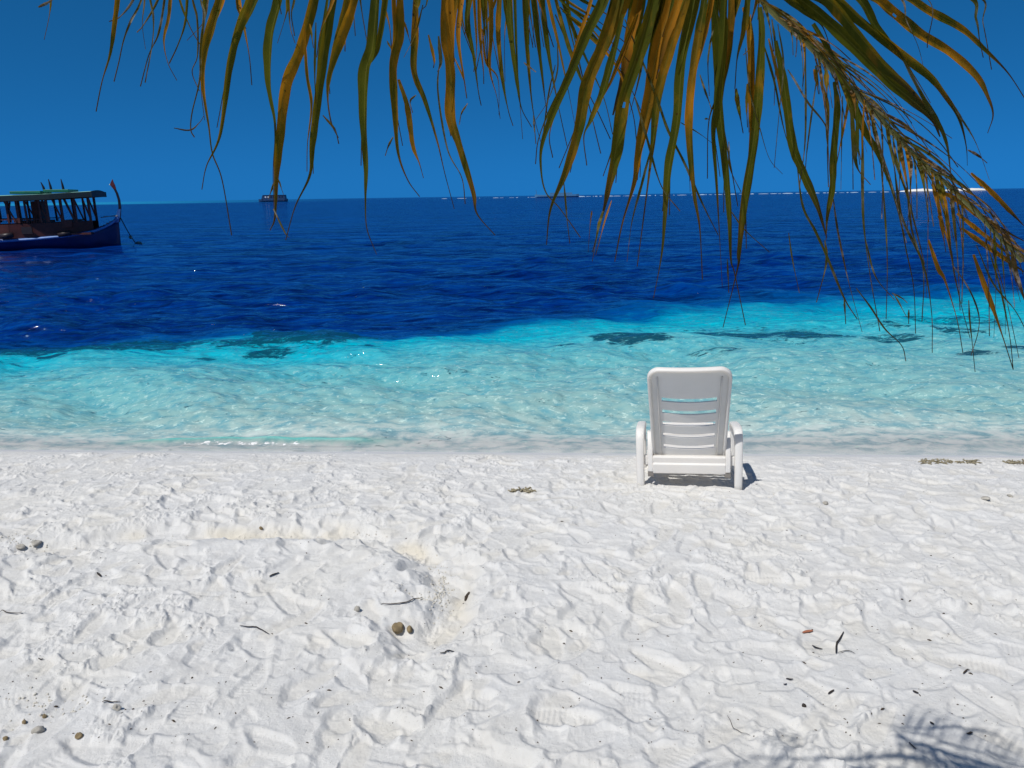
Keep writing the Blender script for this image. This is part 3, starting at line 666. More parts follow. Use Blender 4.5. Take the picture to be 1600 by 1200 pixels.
# rim lip round the panel
def border():
    pts = []
    for i in range(9): pts.append((-1, i/8*(LB-.075)/LB))
    for i in range(1, 9):
        a = math.pi/2*i/8; pts.append((-(.258-.075+.075*math.cos(a))/.258, (LB-.075+.075*math.sin(a))/LB))
    for i in range(1, 12): pts.append((-(1-.075/.258)+2*(1-.075/.258)*i/12, 1))
    return pts+[(-u, v) for u, v in pts[:17][::-1]]
bd = border(); m = MB()
def rim(i):
    u, v = bd[i]; a = bd[max(i-1, 0)]; b = bd[min(i+1, len(bd)-1)]
    du, dv = (b[0]-a[0])*.258, (b[1]-a[1])*LB; h = math.hypot(du, dv); nu_, nv_ = -dv/h, du/h
    out = []
    for off, t in ((0.006, -.008), (.010, .0), (.010, .028), (.0, .036), (-.010, .030), (-.012, .010), (-.012, -.004)):
        out.append(bp(u+nu_*off/.258, v+nv_*off/LB, t))
    return out
m.sweep(len(bd), rim); m.build('backrest_rim', M_pl, ch, True)
for s_ in (-1, 1):      # vertical stiffening ribs behind the panel
    m = MB(); m.sweep(8, lambda i: [bp(s_*(.79)+a/.258, .02+.90*i/7, t) for a, t in ((-.004, .010), (.004, .010), (.003, .024), (-.003, .024))]); m.build('backrest_rib', M_pl, ch, True)

# ------------------------------------------------------------------ coconut palm over the camera
k = N('palm_leaflet'); tone = k.attr('tone'); along = k.attr('along'); side = k.attr('side')
pos = k.pos(); n1 = k.noise(k.scaled(pos, (1, 1, 0.35)), 26, 4, .65); n2 = k.noise(pos, 130, 3, .6)
green = k.mix(k.maprange(n1, .3, .7), (0.018, 0.036, 0.003), (0.082, 0.092, 0.006))
orange = k.mix(k.maprange(n1, .3, .7), (0.14, 0.060, 0.004), (0.42, 0.170, 0.008))
tn = k.math('ADD', tone, k.math('MULTIPLY', k.math('SUBTRACT', n1, .5), 1.5))
cc = k.mix(k.maprange(tn, .36, .74), green, orange)
dry = k.attr('dry')
tipf = k.maprange(k.math('ADD', along, k.math('MULTIPLY', k.math('SUBTRACT', n1, .5), .6)), .62, .90)
cc = k.mix(tipf, cc, (0.016, 0.010, 0.008))
cc = k.mix(k.maprange(n2, .66, .72), cc, (0.03, 0.012, 0.004))
cc = k.mix(k.math('MULTIPLY', k.maprange(side, .0, .12, 1, 0), .6), cc, (0.17, 0.15, 0.03))
drc = k.mix(k.maprange(k.noise(pos, 40, 4, .6), .50, .66), (0.022, 0.017, 0.018), (0.30, 0.26, 0.25))
cc = k.mix(dry, cc, drc)
p1 = k.n('ShaderNodeBsdfPrincipled', {'Base Color': cc, 'Roughness': .6, 'Specular IOR Level': .10})
bmpn = k.n('ShaderNodeBump', {'Strength': .4, 'Distance': .001, 'Height': k.noise(k.scaled(pos, (1, 1, .06)), 900, 2)}); k.put(p1.inputs['Normal'], bmpn)
tr = k.n('ShaderNodeBsdfTranslucent', {'Color': k.mix(.30, cc, (0.45, 0.26, 0.008), 'MIX')})
M_leaf = k.surf(k.n('ShaderNodeMixShader', {0: .42, 1: p1.outputs[0], 2: tr.outputs[0]}))
M_rach = paint('yellow_green_leaf_stalk', (0.20, 0.20, 0.045), .5, .4, 20)
k = N('palm_bark'); tc = k.n('ShaderNodeTexCoord').outputs['Object']
wv = k.n('ShaderNodeTexWave', {'Vector': tc, 'Scale': 5.5, 'Distortion': 3, 'Detail': 4}, bands_direction='Z')
M_bark = k.surf(k.n('ShaderNodeBsdfPrincipled', {'Base Color': k.mix(wv.outputs['Fac'], (.10, .085, .07), (.26, .23, .19)), 'Roughness': .9, 'Normal': k.n('ShaderNodeBump', {'Strength': .6, 'Distance': .02, 'Height': wv.outputs['Fac']})}))
rl = random.Random(12)
def crom(pts, n):
    pts = [pts[0]+(pts[0]-pts[1])]+list(pts)+[pts[-1]+(pts[-1]-pts[-2])]; out = []; segs = len(pts)-3
    for i in range(n):
        t = i/(n-1)*segs; s_ = min(int(t), segs-1); t -= s_; p0, p1, p2, p3 = pts[s_:s_+4]
        out.append(.5*((2*p1)+(p2-p0)*t+(2*p0-5*p1+4*p2-p3)*t*t+(3*p1-p0-3*p2+p3)*t**3))
    return out
def leaflet(mb, pts3, wd, tone, dry=0.0, tail=.55, yaw=None, n=22, notch=True):
    L3 = crom([Vector(p) for p in pts3], n); yaw = rl.uniform(-.75, .75) if yaw is None else yaw; tw = rl.uniform(-.6, .6)
    vs, al_, to_, si_, dr_ = [], [], [], [], []; ra_, rb_ = rl.uniform(0, 6), rl.uniform(0, 6); n = n*3 if (notch and n == 22) else n; L3 = crom([Vector(p) for p in pts3], n) if n != len(L3) else L3; rag = [1+.07*math.sin(i*22/n*1.1+ra_)+.04*math.sin(i*22/n*2.9+rb_) for i in range(n)]
    for i, p in enumerate(L3):
        t = i/(n-1); d_ = (L3[min(i+1, n-1)]-L3[max(i-1, 0)]).normalized(); view = Vector((p.x, p.y, p.z-CAM_Z)).normalized()
        a = d_.cross(view)
        a = a.normalized() if a.length > .05 else Vector((1, 0, 0)); b = d_.cross(a)
        w_ = max(.0007, wd*min(1, .45+2.2*t)*(1-.82*float(smooth(tail-.25, tail+.25, t)))*(1-.6*t**6)*rag[i]/2)
        an = yaw+tw*t; A = (a*math.cos(an)+b*math.sin(an)); B = (b*math.cos(an)-a*math.sin(an)); fold = .55
        vs += [p+A*w_+B*w_*fold, p+A*w_*.5+B*w_*fold*.45, p, p-A*w_*.5+B*w_*fold*.45, p-A*w_+B*w_*fold]
        al_ += [t]*5; to_ += [tone]*5; si_ += [1, .5, 0, .5, 1]; dr_ += [dry]*5
    fs = [(i*5+j, i*5+j+1, (i+1)*5+j+1, (i+1)*5+j) for i in range(n-1) for j in range(4)]
    if notch and wd > .014 and rl.random() < .55:      # a few torn holes near the upper half
        for _ in range(rl.choice((0, 0, 1, 2))):
            q = rl.randrange(3, n//2)*4+rl.choice((1, 2))
            if q < len(fs): fs[q] = None
        fs = [f for f in fs if f]
    mb.add(vs, fs, along=al_, tone=to_, side=si_, dry=dr_)
S = 2.66667
def rach_y(x, R_):      # height of the stalk above the picture, in picture px
    return float(np.interp(x, [q[0] for q in R_], [q[1] for q in R_]))
RA = [(-80, -20), (100, -60), (300, -95), (520, -130), (760, -160), (1000, -185), (1200, -210)]
def traced(mb, data, off, ydep, RR=None, tone=.35):
    for e in data:
        wd, pts = e[0], e[1]; tn_ = e[2] if len(e) > 2 else rl.uniform(tone-.3, tone+.3); dry_ = e[3] if len(e) > 3 else 0.0; tl = e[4] if len(e) > 4 else .6
        pp = [(off+x/S, y_/S) for x, y_ in pts]; Yd = ydep+rl.uniform(-.10, .10)
        if RR and pp[0][1] <= 0:
            dx = pp[0][0]-pp[1][0]; dy = min(-1, pp[0][1]-pp[1][1]); ty = rach_y(pp[0][0], RR); kx = pp[0][0]+max(-60, min(60, dx/dy*(ty-pp[0][1])*.6)); pp = [(kx, ty)]+pp
        if RR is None and pp[0][1] <= 0:      # runs back to the foot of the right stalk, above the picture
            pp = [(1000+400/S+rl.uniform(-10, 10), -130/S-50), (pp[0][0]*.5+(1000+430/S)*.5, pp[0][1]*.5-.5*120/S)]+pp
        dj = rl.uniform(-.05, .05); nq = len(pp)
        p3 = [at_y(x, y_, Yd+dj*math.sin(i/max(1, nq-1)*2.5)) for i, (x, y_) in enumerate(pp)]
        for _k in range((0 if rl.random() > .55 else 1) if RR is RA else 2) if (RR and wd > 18) else ():      # a thinner neighbour beside it
            ox_ = rl.choice((-1, 1))*rl.uniform(8, 26); p4 = [at_y(x+ox_*(1-.3*i), y_*rl.uniform(.93, 1.0), Yd+.05) for i, (x, y_) in enumerate(pp[:max(3, int(len(pp)*.75))])]
            leaflet(mb, p4, max(.003, wd*rl.uniform(.3, .7)/S*Yd/F), rl.uniform(0, 1), 0, .6)
        leaflet(mb, p3, max(.003, wd/S*Yd/F*0.80), tn_, dry_, tl)
palm = empty('palm_tree', (0.9, -2.6, sand_z(.9, -2.6)-.05), 0, 'coconut palm whose yellowing fronds hang down over the top of the view', 'palm tree')
PL = Vector(palm.location)
def lbuild(mb, name, mat, par):
    mb.v = [tuple(Vector(v)-PL) for v in mb.v]; return mb.build(name, mat, par, True)
CROWN = Vector((.75, -.75, 4.6))
tp = crom([PL, PL+Vector((.15, .3, 1.2)), PL+Vector((.1, 1.0, 2.6)), CROWN+Vector((0, -.1, -.1))], 22)
m = MB(); m.tube(tp, [.19+.05*math.exp(-i/2)-.004*i for i in range(22)], 16); lbuild(m, 'trunk', M_bark, palm)
def even(pts, n):        # evenly spaced, rounded polyline
    pts = [Vector(p) for p in pts]
    for _ in range(3):
        q = [pts[0]]
        for a_, b_ in zip(pts, pts[1:]): q += [a_*.75+b_*.25, a_*.25+b_*.75]
        pts = q+[pts[-1]]
    d_ = [0]
    for a_, b_ in zip(pts, pts[1:]): d_.append(d_[-1]+(b_-a_).length)
    out = []
    for i in range(n):
        t = d_[-1]*i/(n-1); j = max(0, min(len(pts)-2, int(np.searchsorted(d_, t))-1)); f_ = (t-d_[j])/max(1e-9, d_[j+1]-d_[j]); out.append(pts[j]*(1-f_)+pts[j+1]*f_)
    return out
def rachis(name_mb, pts, r0, r1, par, n=26):
    q = crom([Vector(p) for p in pts], n); m_ = MB(); m_.tube(q, [r0+(r1-r0)*i/(n-1) for i in range(n)], 8, .8); return lbuild(m_, 'stalk', M_rach, par), q
A = [ (14, [(210,-20),(205,60),(183,165)]), (22, [(492,-20),(480,80),(460,220),(425,340),(400,465)]), (6, [(590,0),(545,90),(515,170),(495,260),(475,340)], .2, .6),
 (7, [(600,0),(592,100),(605,205)], .2, .5), (10, [(625,-20),(640,70),(635,180),(605,345)], .2, .3), (8, [(660,-10),(600,100),(570,135)], .2, .5), (7, [(685,0),(660,140),(620,230),(585,360)], .2, .6),
 (22, [(715,-20),(705,80),(685,170),(700,260),(738,335)], .6), (12, [(745,-10),(790,110),(835,190)]), (9, [(780,-10),(770,100),(740,190),(705,265)]), (12, [(800,-10),(820,80),(822,230),(800,300),(830,380)], .3, .4),
 (11, [(835,-10),(850,60),(835,200),(832,330),(800,470),(795,540),(810,572)], .2, .4), (42, [(915,-20),(880,100),(850,220),(845,360),(870,530),(885,640),(925,750),(965,980)], .5, 0, .42),
 (6, [(725,533),(790,540),(830,510),(850,480)], .2, .8), (44, [(1040,-20),(990,120),(950,290),(915,560),(860,690),(840,790)], .35), (14, [(1000,0),(1020,120),(1040,240),(1050,355)], .5),
 (60, [(1170,-20),(1130,150),(1125,350),(1150,520),(1140,700),(1142,880)], .12, 0, .55), (52, [(1310,-20),(1250,200),(1190,350),(1165,560),(1150,720),(1145,900),(1125,960)], .5, 0, .72),
 (9, [(1205,0),(1210,110),(1230,180)]), (20, [(1265,100),(1275,300),(1295,440),(1280,600),(1278,715)], .55), (44, [(1390,-20),(1350,200),(1320,430),(1300,600),(1290,730),(1230,860),(1190,1000)], .25, 0, .62),
 (45, [(1480,-20),(1420,160),(1375,300),(1365,400),(1380,510),(1410,575)], .45, 0, .5), (10, [(1470,0),(1480,150)], .7), (9, [(1440,100),(1437,215)], .7), (9, [(1500,-10),(1530,180)], .2, .6),
 (64, [(1570,-20),(1552,200),(1525,300),(1520,500),(1530,700),(1525,830),(1530,950),(1570,1060)], .1, 0, .60), (7, [(1140,870),(1190,970),(1205,990)], .2, .5), (8, [(1155,740),(1180,810)], .2, .5), (8, [(1140,760),(1118,830)], .2, .5),
 (6, [(1345,480),(1395,540),(1412,600)], .2, .7), (22, [(990,-10),(1000,60),(1025,120)], .8), (26, [(1195,-20),(1190,60),(1155,180)], .3), (10, [(1290,100),(1305,200)], .5),
 (30, [(860,-20),(850,60),(838,150)], .3), (7, [(1230,-20),(1215,60),(1228,150)], .3, .5), (16, [(1395,-20),(1340,120),(1320,240)], .8), (6, [(560,-10),(500,70),(455,90)], .3, .7), (6, [(160,30),(200,10),(230,-10)], .3, .7), (9, [(870,-10),(850,90),(780,170)], .4, .5)]
B = [ (48, [(330,-20),(325,150),(300,280),(310,480),(325,640),(365,750),(415,820)], .5), (36, [(330,330),(370,450),(390,600),(415,680),(432,742)], .6), (36, [(400,-20),(398,150),(395,300),(440,420),(490,590),(520,720),(560,870)], .55),
 (14, [(345,80),(380,190)], .7), (50, [(520,-20),(525,150),(545,300),(545,480),(580,600),(640,800),(655,890),(730,980)], .6, 0, .72), (30, [(545,-10),(555,180),(560,260)], .8),
 (8, [(500,240),(490,380),(530,620),(590,740),(605,850)], .2, .4), (5, [(615,430),(590,470),(580,520)], .2, .7), (20, [(495,150),(505,260),(490,300)], .4, .6), (10, [(280,170),(300,210)], .3, .5), (12, [(400,395),(375,420),(385,470)], .2, .7),
 (9, [(305,570),(285,610),(272,650)], .2, .4), (14, [(260,-20),(290,110),(300,240)], .7), (12, [(430,20),(400,140),(350,240)], .3, .3), (34, [(410,-20),(405,40),(392,120)], .4)]
F1 = MB(); traced(F1, A, 0, 1.05, RA, .35); traced(F1, B, 500, 1.08, RA, .5)
# further, finer frond behind (middle of the picture)
Bc = [(24, [(590,-20),(575,150),(600,330),(612,410)], .8), (26, [(620,-20),(615,100),(640,230),(660,380),(672,440)]), (22, [(660,-20),(665,150),(680,290),(682,350)], .8), (28, [(710,-20),(708,150),(705,290),(735,400),(750,495)]), (26, [(750,-20),(745,150),(765,350),(785,460),(805,525)], .5),
 (32, [(790,-20),(800,150),(825,350),(840,450),(882,530)], .3), (22, [(815,-20),(825,300),(845,580)], .2), (30, [(850,-20),(860,200),(885,450),(918,590)], .3), (28, [(885,-20),(910,200),(935,400),(950,500)], .2), (26, [(925,-20),(950,200),(985,400),(1030,610)], .3),
 (22, [(950,-20),(1000,200),(1040,400),(1065,530)], .5), (20, [(980,-20),(1040,200),(1090,330),(1150,450),(1210,580)], .4), (18, [(1010,0),(1090,200),(1180,400),(1220,560)], .4), (14, [(1000,30),(1100,130),(1230,270),(1300,460),(1320,600)], .5), (12, [(990,-10),(1130,120),(1260,300),(1340,470)]),
 (16, [(1030,0),(1150,80),(1300,200)], .4), (16, [(1020,20),(1150,110),(1290,260)], .3), (16, [(1060,-20),(1180,50),(1320,150)], .4), (16, [(1010,45),(1140,150),(1270,320)], .3), (12, [(980,60),(1090,330),(1170,640)], .2, .4), (6, [(890,480),(900,600)], .2, .6), (10, [(560,240),(600,330),(610,400)], .8),
 (18, [(675,120),(690,260),(740,330),(745,480)], .9), (8, [(980,270),(950,400),(925,600),(920,640)], .2, .5), (6, [(850,260),(900,300)], .2, .7), (14, [(735,-10),(690,120),(650,300)], .6), (7, [(990,180),(990,300),(950,420),(900,500)], .2, .5), (16, [(640,0),(652,200),(640,300)], .9)]
F2 = MB(); RC = [(600, -100), (800, -60), (880, -30), (1000, -40), (1200, -160)]; traced(F2, Bc, 500, 1.16, RC, .45)
Bm = [(46, [(1180,-20),(1120,120),(1050,290),(970,470),(925,600),(920,700),(940,800),(1000,870),(1085,990)], .2, 0, .5), (60, [(1250,-20),(1180,180),(1110,350),(1075,540),(1020,720),(960,870),(943,1020)], .5, 0, .72), (38, [(1265,60),(1230,200),(1180,380),(1130,500),(1100,570),(1112,690)], .35),
 (13, [(1015,760),(1025,880),(1040,1015)], .2, .3), (66, [(1390,-20),(1330,200),(1260,420),(1230,640),(1200,780),(1180,880),(1135,1050)], .3, 0, .7), (50, [(1330,-20),(1290,150),(1270,300),(1220,480)], .95, 0, .9), (60, [(1470,-20),(1400,230),(1370,430),(1330,620),(1310,760),(1260,930),(1228,1090)], .75, 0, .62),
 (18, [(1380,620),(1340,780),(1300,930),(1280,1090)], .3, .2), (50, [(1530,-20),(1460,200),(1410,400),(1385,620),(1360,820),(1322,1110)], .5, 0, .62), (13, [(1270,80),(1390,370),(1450,540),(1520,680),(1600,860),(1660,980)], .1, .3, .9), (13, [(1310,400),(1360,570),(1420,770),(1500,880)], .1, .3),
 (48, [(1565,-20),(1510,250),(1490,500),(1455,700),(1440,900),(1425,1060),(1390,1243)], .3, 0, .72), (42, [(1605,-20),(1580,150),(1550,350),(1540,550),(1560,800),(1583,950),(1594,1165)], .6, 0, .70), (20, [(1180,880),(1160,960),(1135,1090)], .2, .3), (22, [(1225,-20),(1190,100),(1150,220)], .2), (44, [(1420,-20),(1370,120),(1340,300),(1290,480)], .2, 0, .8),
 (40, [(1500,-20),(1440,160),(1400,330)], .9, 0, .8)]
C1 = [(44, [(330,-20),(345,150),(322,400),(300,540),(315,760),(330,980),(342,1195)], .45, 0, .68), (46, [(355,-10),(345,250),(332,430),(360,700),(375,900),(380,1080),(395,1140),(440,1355)], .3, 0, .62), (44, [(497,30),(505,150),(490,400),(470,600),(430,850),(410,1050),(405,1120),(345,1365)], .25, 0, .72),
 (30, [(450,-20),(430,130),(405,240),(395,370)], .5), (22, [(400,370),(412,450),(430,555)], .3), (24, [(415,-20),(370,130),(350,220)], .5), (8, [(440,200),(460,380),(500,530),(540,660),(595,725)], .2, .5), (12, [(550,80),(565,200),(560,440)], .2, .4), (12, [(575,100),(600,270),(580,480),(560,700)], .2, .4),
 (40, [(565,170),(600,350),(635,600),(680,720),(740,860),(778,990)], .3, 0, .85), (13, [(655,690),(680,860),(730,960),(780,1070),(850,1240),(905,1330)], .1, .3, .9), (8, [(615,290),(640,330),(700,430),(775,530),(780,640),(785,780)], .2, .7), (34, [(808,340),(820,450),(805,640),(800,780),(780,900),(775,1000)], .4, 0, .8),
 (24, [(775,290),(780,410)], .4), (6, [(690,200),(690,560),(665,780)], .2, .5), (6, [(745,270),(700,600),(690,700)], .2, .5), (5, [(845,400),(838,790)], .2, .4), (5, [(885,500),(888,790)], .2, .4), (26, [(880,440),(890,600),(905,700),(960,770)], .2, .2), (18, [(925,500),(930,650),(930,800),(935,950),(960,1150),(1000,1380)], .2, .3),
 (14, [(770,1000),(775,1100),(735,1260)], .1, .3), (14, [(805,830),(820,950),(850,1100),(880,1220),(925,1385)], .3, .8), (8, [(380,880),(440,960),(540,1050)], .2, .4), (10, [(270,495),(290,497)], .2, .3), (8, [(170,510),(240,550),(320,610)], .2, .4), (6, [(370,590),(375,700),(420,800)], .2, .6), (12, [(250,310),(280,400),(300,460)], .2, .4),
 (8, [(620,970),(640,1100),(665,1220)], .2, .4), (8, [(310,100),(285,250),(290,400)], .2, .4), (10, [(460,60),(455,190),(430,230)], .5), (8, [(365,1080),(370,1220)], .2, .3), (8, [(850,1240),(857,1350)], .2, .5)]
F3 = MB(); RB = [(850, -110), (1000, -135), (1110, -140), (1200, -140)]; traced(F3, Bm, 500, 1.06, RB, .5); traced(F3, C1, 1000, 1.12, RB, .45)
# right frond: its stalk crosses the picture
RS = [(430,-90),(480,-20),(560,60),(640,130),(720,200),(790,280),(860,350),(920,410),(990,480),(1060,560),(1130,640),(1200,700),(1280,770),(1380,860),(1480,970),(1590,1090)]
YR = 1.26
C2 = [(38, [(720,100),(790,220),(860,380),(930,540),(990,640),(1040,760),(1080,900),(1110,1050),(1140,1200),(1148,1390)], .15, 0, .5), (50, [(640,-20),(760,70),(900,200),(1030,330),(1150,430),(1220,500),(1250,570)], .2, 0, .85), (50, [(770,-10),(900,130),(1010,260),(1120,360),(1200,450)], .3, 0, .9),
 (50, [(800,-20),(920,80),(1060,190),(1200,300),(1260,370),(1330,480),(1360,600),(1365,690)], .35, 0, .75), (44, [(890,-20),(980,110),(1080,230),(1150,330),(1210,430)], .15), (44, [(950,-20),(1050,50),(1160,140),(1290,220),(1400,320),(1450,410),(1470,480),(1448,555)], .6, 0, .72),
 (34, [(1060,-30),(1210,50),(1340,120),(1430,200),(1530,300),(1610,420)], .5, 0, .7), (14, [(1060,-20),(1110,90),(1160,200),(1190,330)], .2, .6), (6, [(1190,-10),(1197,200)], .2, .5), (18, [(1350,-20),(1400,80),(1415,170),(1430,240)], .2, .3), (14, [(1395,-20),(1430,100),(1465,290)], .2, .4),
 (14, [(1280,400),(1340,500),(1400,600),(1455,750)], .2, .4), (24, [(1100,250),(1180,400),(1240,500),(1280,600),(1300,750),(1340,900)], .2, .3), (24, [(1240,790),(1330,840),(1440,920),(1610,1010)], .95, 0, .9), (24, [(1320,890),(1430,980),(1560,1080)], 1, 0, .9), (24, [(1340,950),(1450,1030),(1610,1140)], 1, 0, .9),
 (26, [(1380,720),(1480,810),(1600,940)], .7, 0, .9), (26, [(1390,1060),(1440,1200),(1480,1310),(1520,1430),(1555,1540)], 1, 0, .5), (26, [(1200,1000),(1240,1120),(1270,1170),(1320,1330),(1345,1470)], .9, 0, .45), (20, [(1240,800),(1260,950),(1275,1050)], .9), (22, [(1275,830),(1290,980),(1300,1080)], .95, 0, .9),
 (10, [(1000,640),(1020,900),(1030,1100),(1025,1330)], .2, .2), (13, [(1060,700),(1090,900),(1180,1100),(1215,1300),(1218,1470)], .2, .6), (10, [(1110,780),(1130,950),(1180,1130),(1175,1340)], .2, .5), (11, [(1240,900),(1290,1030),(1310,1150),(1345,1300),(1375,1410)], .2, .4), (9, [(1370,1250),(1375,1330),(1385,1430),(1397,1550)], .2, .3),
 (12, [(1440,850),(1490,940),(1550,1020),(1575,1140)], .2, 1), (9, [(900,1200),(960,1280),(1020,1370),(1090,1440),(1108,1505)], .2, .5), (8, [(1440,1000),(1500,1200),(1540,1400),(1555,1540)], .2, .3), (8, [(1300,1100),(1370,1200),(1410,1300),(1410,1380),(1380,1480)], .2, .8), (8, [(1400,1020),(1470,1180),(1560,1290),(1610,1380)], .2, .3),
 (9, [(1500,950),(1560,1150),(1600,1250)], .3, .8), (14, [(1365,625),(1410,650),(1447,680)], .2, 1.0), (10, [(1050,1220),(1090,1240),(1115,1262)], .2, .5), (9, [(1060,1230),(1110,1320)], .2, .5), (9, [(1120,1290),(1120,1350)], .2, .3), (8, [(940,1000),(980,1150),(1060,1250)], .2, .5), (34, [(600,-20),(700,60),(760,110),(800,220)], .2)]
F4 = MB(); traced(F4, C2, 1000, YR, None, .4)
rp = [at_y(1000+x/S, y_/S, YR) for x, y_ in RS]; rp = [CROWN+Vector((.1, .15, .1)), (CROWN*.55+rp[0]*.45)+Vector((-.1, .1, .35))]+rp
# generated fine leaflets along the visible stalk
ip = lambda t: (float(np.interp(t, range(len(RS)), [q[0] for q in RS])), float(np.interp(t, range(len(RS)), [q[1] for q in RS])))
t = 1.0
while t < 14.8:
    x, y_ = ip(t); x2, y2 = ip(t+.3); a = math.atan2(y2-y_, x2-x); fr_ = t/15
    # upper side: sweep forward, then hang
    for q in ((1,) if rl.random() < .75 else (0, 1)):
        Ln = rl.uniform(260, 720)*(1-.45*fr_); a1 = a-rl.uniform(.04, .45); dr = rl.choice((0.1, .4, .9, 1.0)); hang = rl.uniform(.15, .75); pts = []
        for j in range(6):
            u = j/5; pts.append((x+math.cos(a1)*Ln*(u-.35*hang*u*u), y_+math.sin(a1)*Ln*u+u*u*u*Ln*hang*.55))
        pr3 = [at_y(1000+px_/S, py_/S, YR+.20*math.sin(i/5*1.6)*(1 if q else -.3)) for i, (px_, py_) in enumerate(pts)]
        leaflet(F4, pr3, rl.uniform(5, 11)/S*YR/F, rl.uniform(.0, .9), dr if q else .3, .6, n=14)
    # lower side: hang down
    if rl.random() < .75:
        Ln = rl.uniform(160, 420)*(.6 if t < 4 else 1.35 if t > 7 else 1.0); sx = rl.uniform(-.03, .30); pts = [(x, y_), (x+8+sx*30, y_+Ln*.2), (x+sx*Ln*.45+8, y_+Ln*.55), (x+sx*Ln*.9, y_+Ln)]
        pr3 = [at_y(1000+px_/S, py_/S, YR-.12*math.sin(i/3*1.6)) for i, (px_, py_) in enumerate(pts)]
        leaflet(F4, pr3, rl.uniform(6, 18 if t > 6 else 12)/S*YR/F, rl.uniform(.1, .8), rl.choice((0, .2, .5, .9)), .5, n=14)
    t += rl.uniform(.09, .16)*1.9
RA3 = [(CROWN+Vector((-.1, .2, .1))), (CROWN+at_y(1250, -330, 1.1))/2+Vector((0, 0, .25))]+[at_y(x, y_, 1.06) for x, y_ in RA[::-1]]
RC3 = [(CROWN+Vector((0, .2, .15))), (CROWN+at_y(1300, -330, 1.16))/2+Vector((.1, 0, .2))]+[at_y(x, y_, 1.16) for x, y_ in RC[::-1]]
RB3 = [(CROWN+Vector((.05, .2, .0))), (CROWN+at_y(1300, -260, 1.15))/2+Vector((.05, 0, .15))]+[at_y(x, y_, 1.14) for x, y_ in RB[::-1]]
for mb, rr3, r1 in ((F1, RA3, .003), (F2, RC3, .003), (F3, RB3, .004), (F4, rp, .003)):
    fo = lbuild(mb, 'frond', M_leaf, palm); m = MB(); q = even(rr3, 60); m.tube(q, [.017+(r1-.017)*(i/59)**.8 for i in range(60)], 8); st_ = lbuild(m, 'stalk', M_rach, fo)
# the rest of the crown, above and behind the viewer (its shade reaches the bottom of the view)
def free_frond(az, el, length, droop, seed, lw=.03, ll=.62, org=CROWN):
    rq = random.Random(seed); d0 = Vector((math.sin(az)*math.cos(el), math.cos(az)*math.cos(el), math.sin(el))); pts = [org+d0*.1+d0*length*t+Vector((0, 0, -droop*t*t)) for t in [i/5 for i in range(6)]]
    q = crom(pts, 44); mb = MB(); side_ = d0.cross(Vector((0, 0, 1))).normalized()
    for i in range(7, 44):
        t = i/43; d_ = (q[min(i+1, 43)]-q[i-1]).normalized()
        for s_ in (-1, 1):
            Ln = ll*math.sin(math.pi*(.18+.80*t))**.7*rq.uniform(.85, 1.1); o = (side_*s_*.8+d_*.65).normalized(); g = Vector((0, 0, -1))
            p0 = q[i]; leaflet(mb, [p0, p0+o*Ln*.3+g*Ln*.03, p0+o*Ln*.6+g*Ln*.16, p0+o*Ln*.8+g*Ln*.42], lw*rq.uniform(.8, 1.1), rq.uniform(0, .6), 0, .7, yaw=1.2, n=9, notch=False)
    fo = lbuild(mb, 'frond', M_leaf, palm); m_ = MB(); m_.tube(q, [.022-.018*i/43 for i in range(44)], 8); lbuild(m_, 'stalk', M_rach, fo)
for i, (az, el, ln, dr) in enumerate([(2.2, .5, 2.6, 1.3), (2.9, .8, 2.6, 1.4), (3.7, .5, 2.8, 1.6), (4.5, .7, 2.6, 1.3), (1.6, .9, 2.4, 1.2), (5.2, .9, 2.3, 1.1), (0.16, .1, 2.0, 1.85), (.45, .15, 1.9, 1.7)]): free_frond(az, el, ln, dr, 50+i, lw=.06 if i > 5 else .03)
for i in range(5):
    a = i*1.26; c_ = CROWN+Vector((math.cos(a)*.2, math.sin(a)*.2, -.25)); m = MB()
    m.tube([c_+Vector((0, 0, z)) for z in (-.13, -.1, 0, .08, .12)], [.02, .08, .11, .08, .02], 12); lbuild(m, 'coconut', paint('green_coconut_husk', (.09, .10, .02), .5), palm)

# ------------------------------------------------------------------ litter on the sand, each piece its own thing
M_twig = paint('dark_dry_twig', (.028, .02, .015), .8, .4, 30)
M_bit = paint('brown_plant_bit', (.06, .04, .022), .8, .4, 30)
M_rock = paint('tan_coral_rock', (.30, .225, .12), .9, .5, 14, .8, 30)
M_rockg = paint('grey_coral_rubble', (.52, .49, .43), .9, .5, 14, .8, 30)
M_chip = paint('orange_brown_chip', (.38, .14, .07), .7, .3, 20)
M_weed = paint('olive_dry_seaweed', (.30, .26, .17), .9, .4, 30)
def strand(name, pix, r, mat, label, cat, lift=.006, group=None, flat=.6):
    pts = [P(*q) for q in pix]; q = crom(pts, max(6, 4*len(pts))); c0 = pts[len(pts)//2].copy()
    nn_ = len(q); m = MB(); m.tube([Vector((p_.x-c0.x, p_.y-c0.y, max(p_.z, sand_z(p_.x, p_.y))-c0.z+lift)) for p_ in q], [.88*r*(.45+.55*math.sin(math.pi*(i+.6)/(nn_+.2))) for i in range(nn_)], 6, flat)
    o = m.build(name, mat, None, True); o.location = c0; return tag(o, label, cat, group)
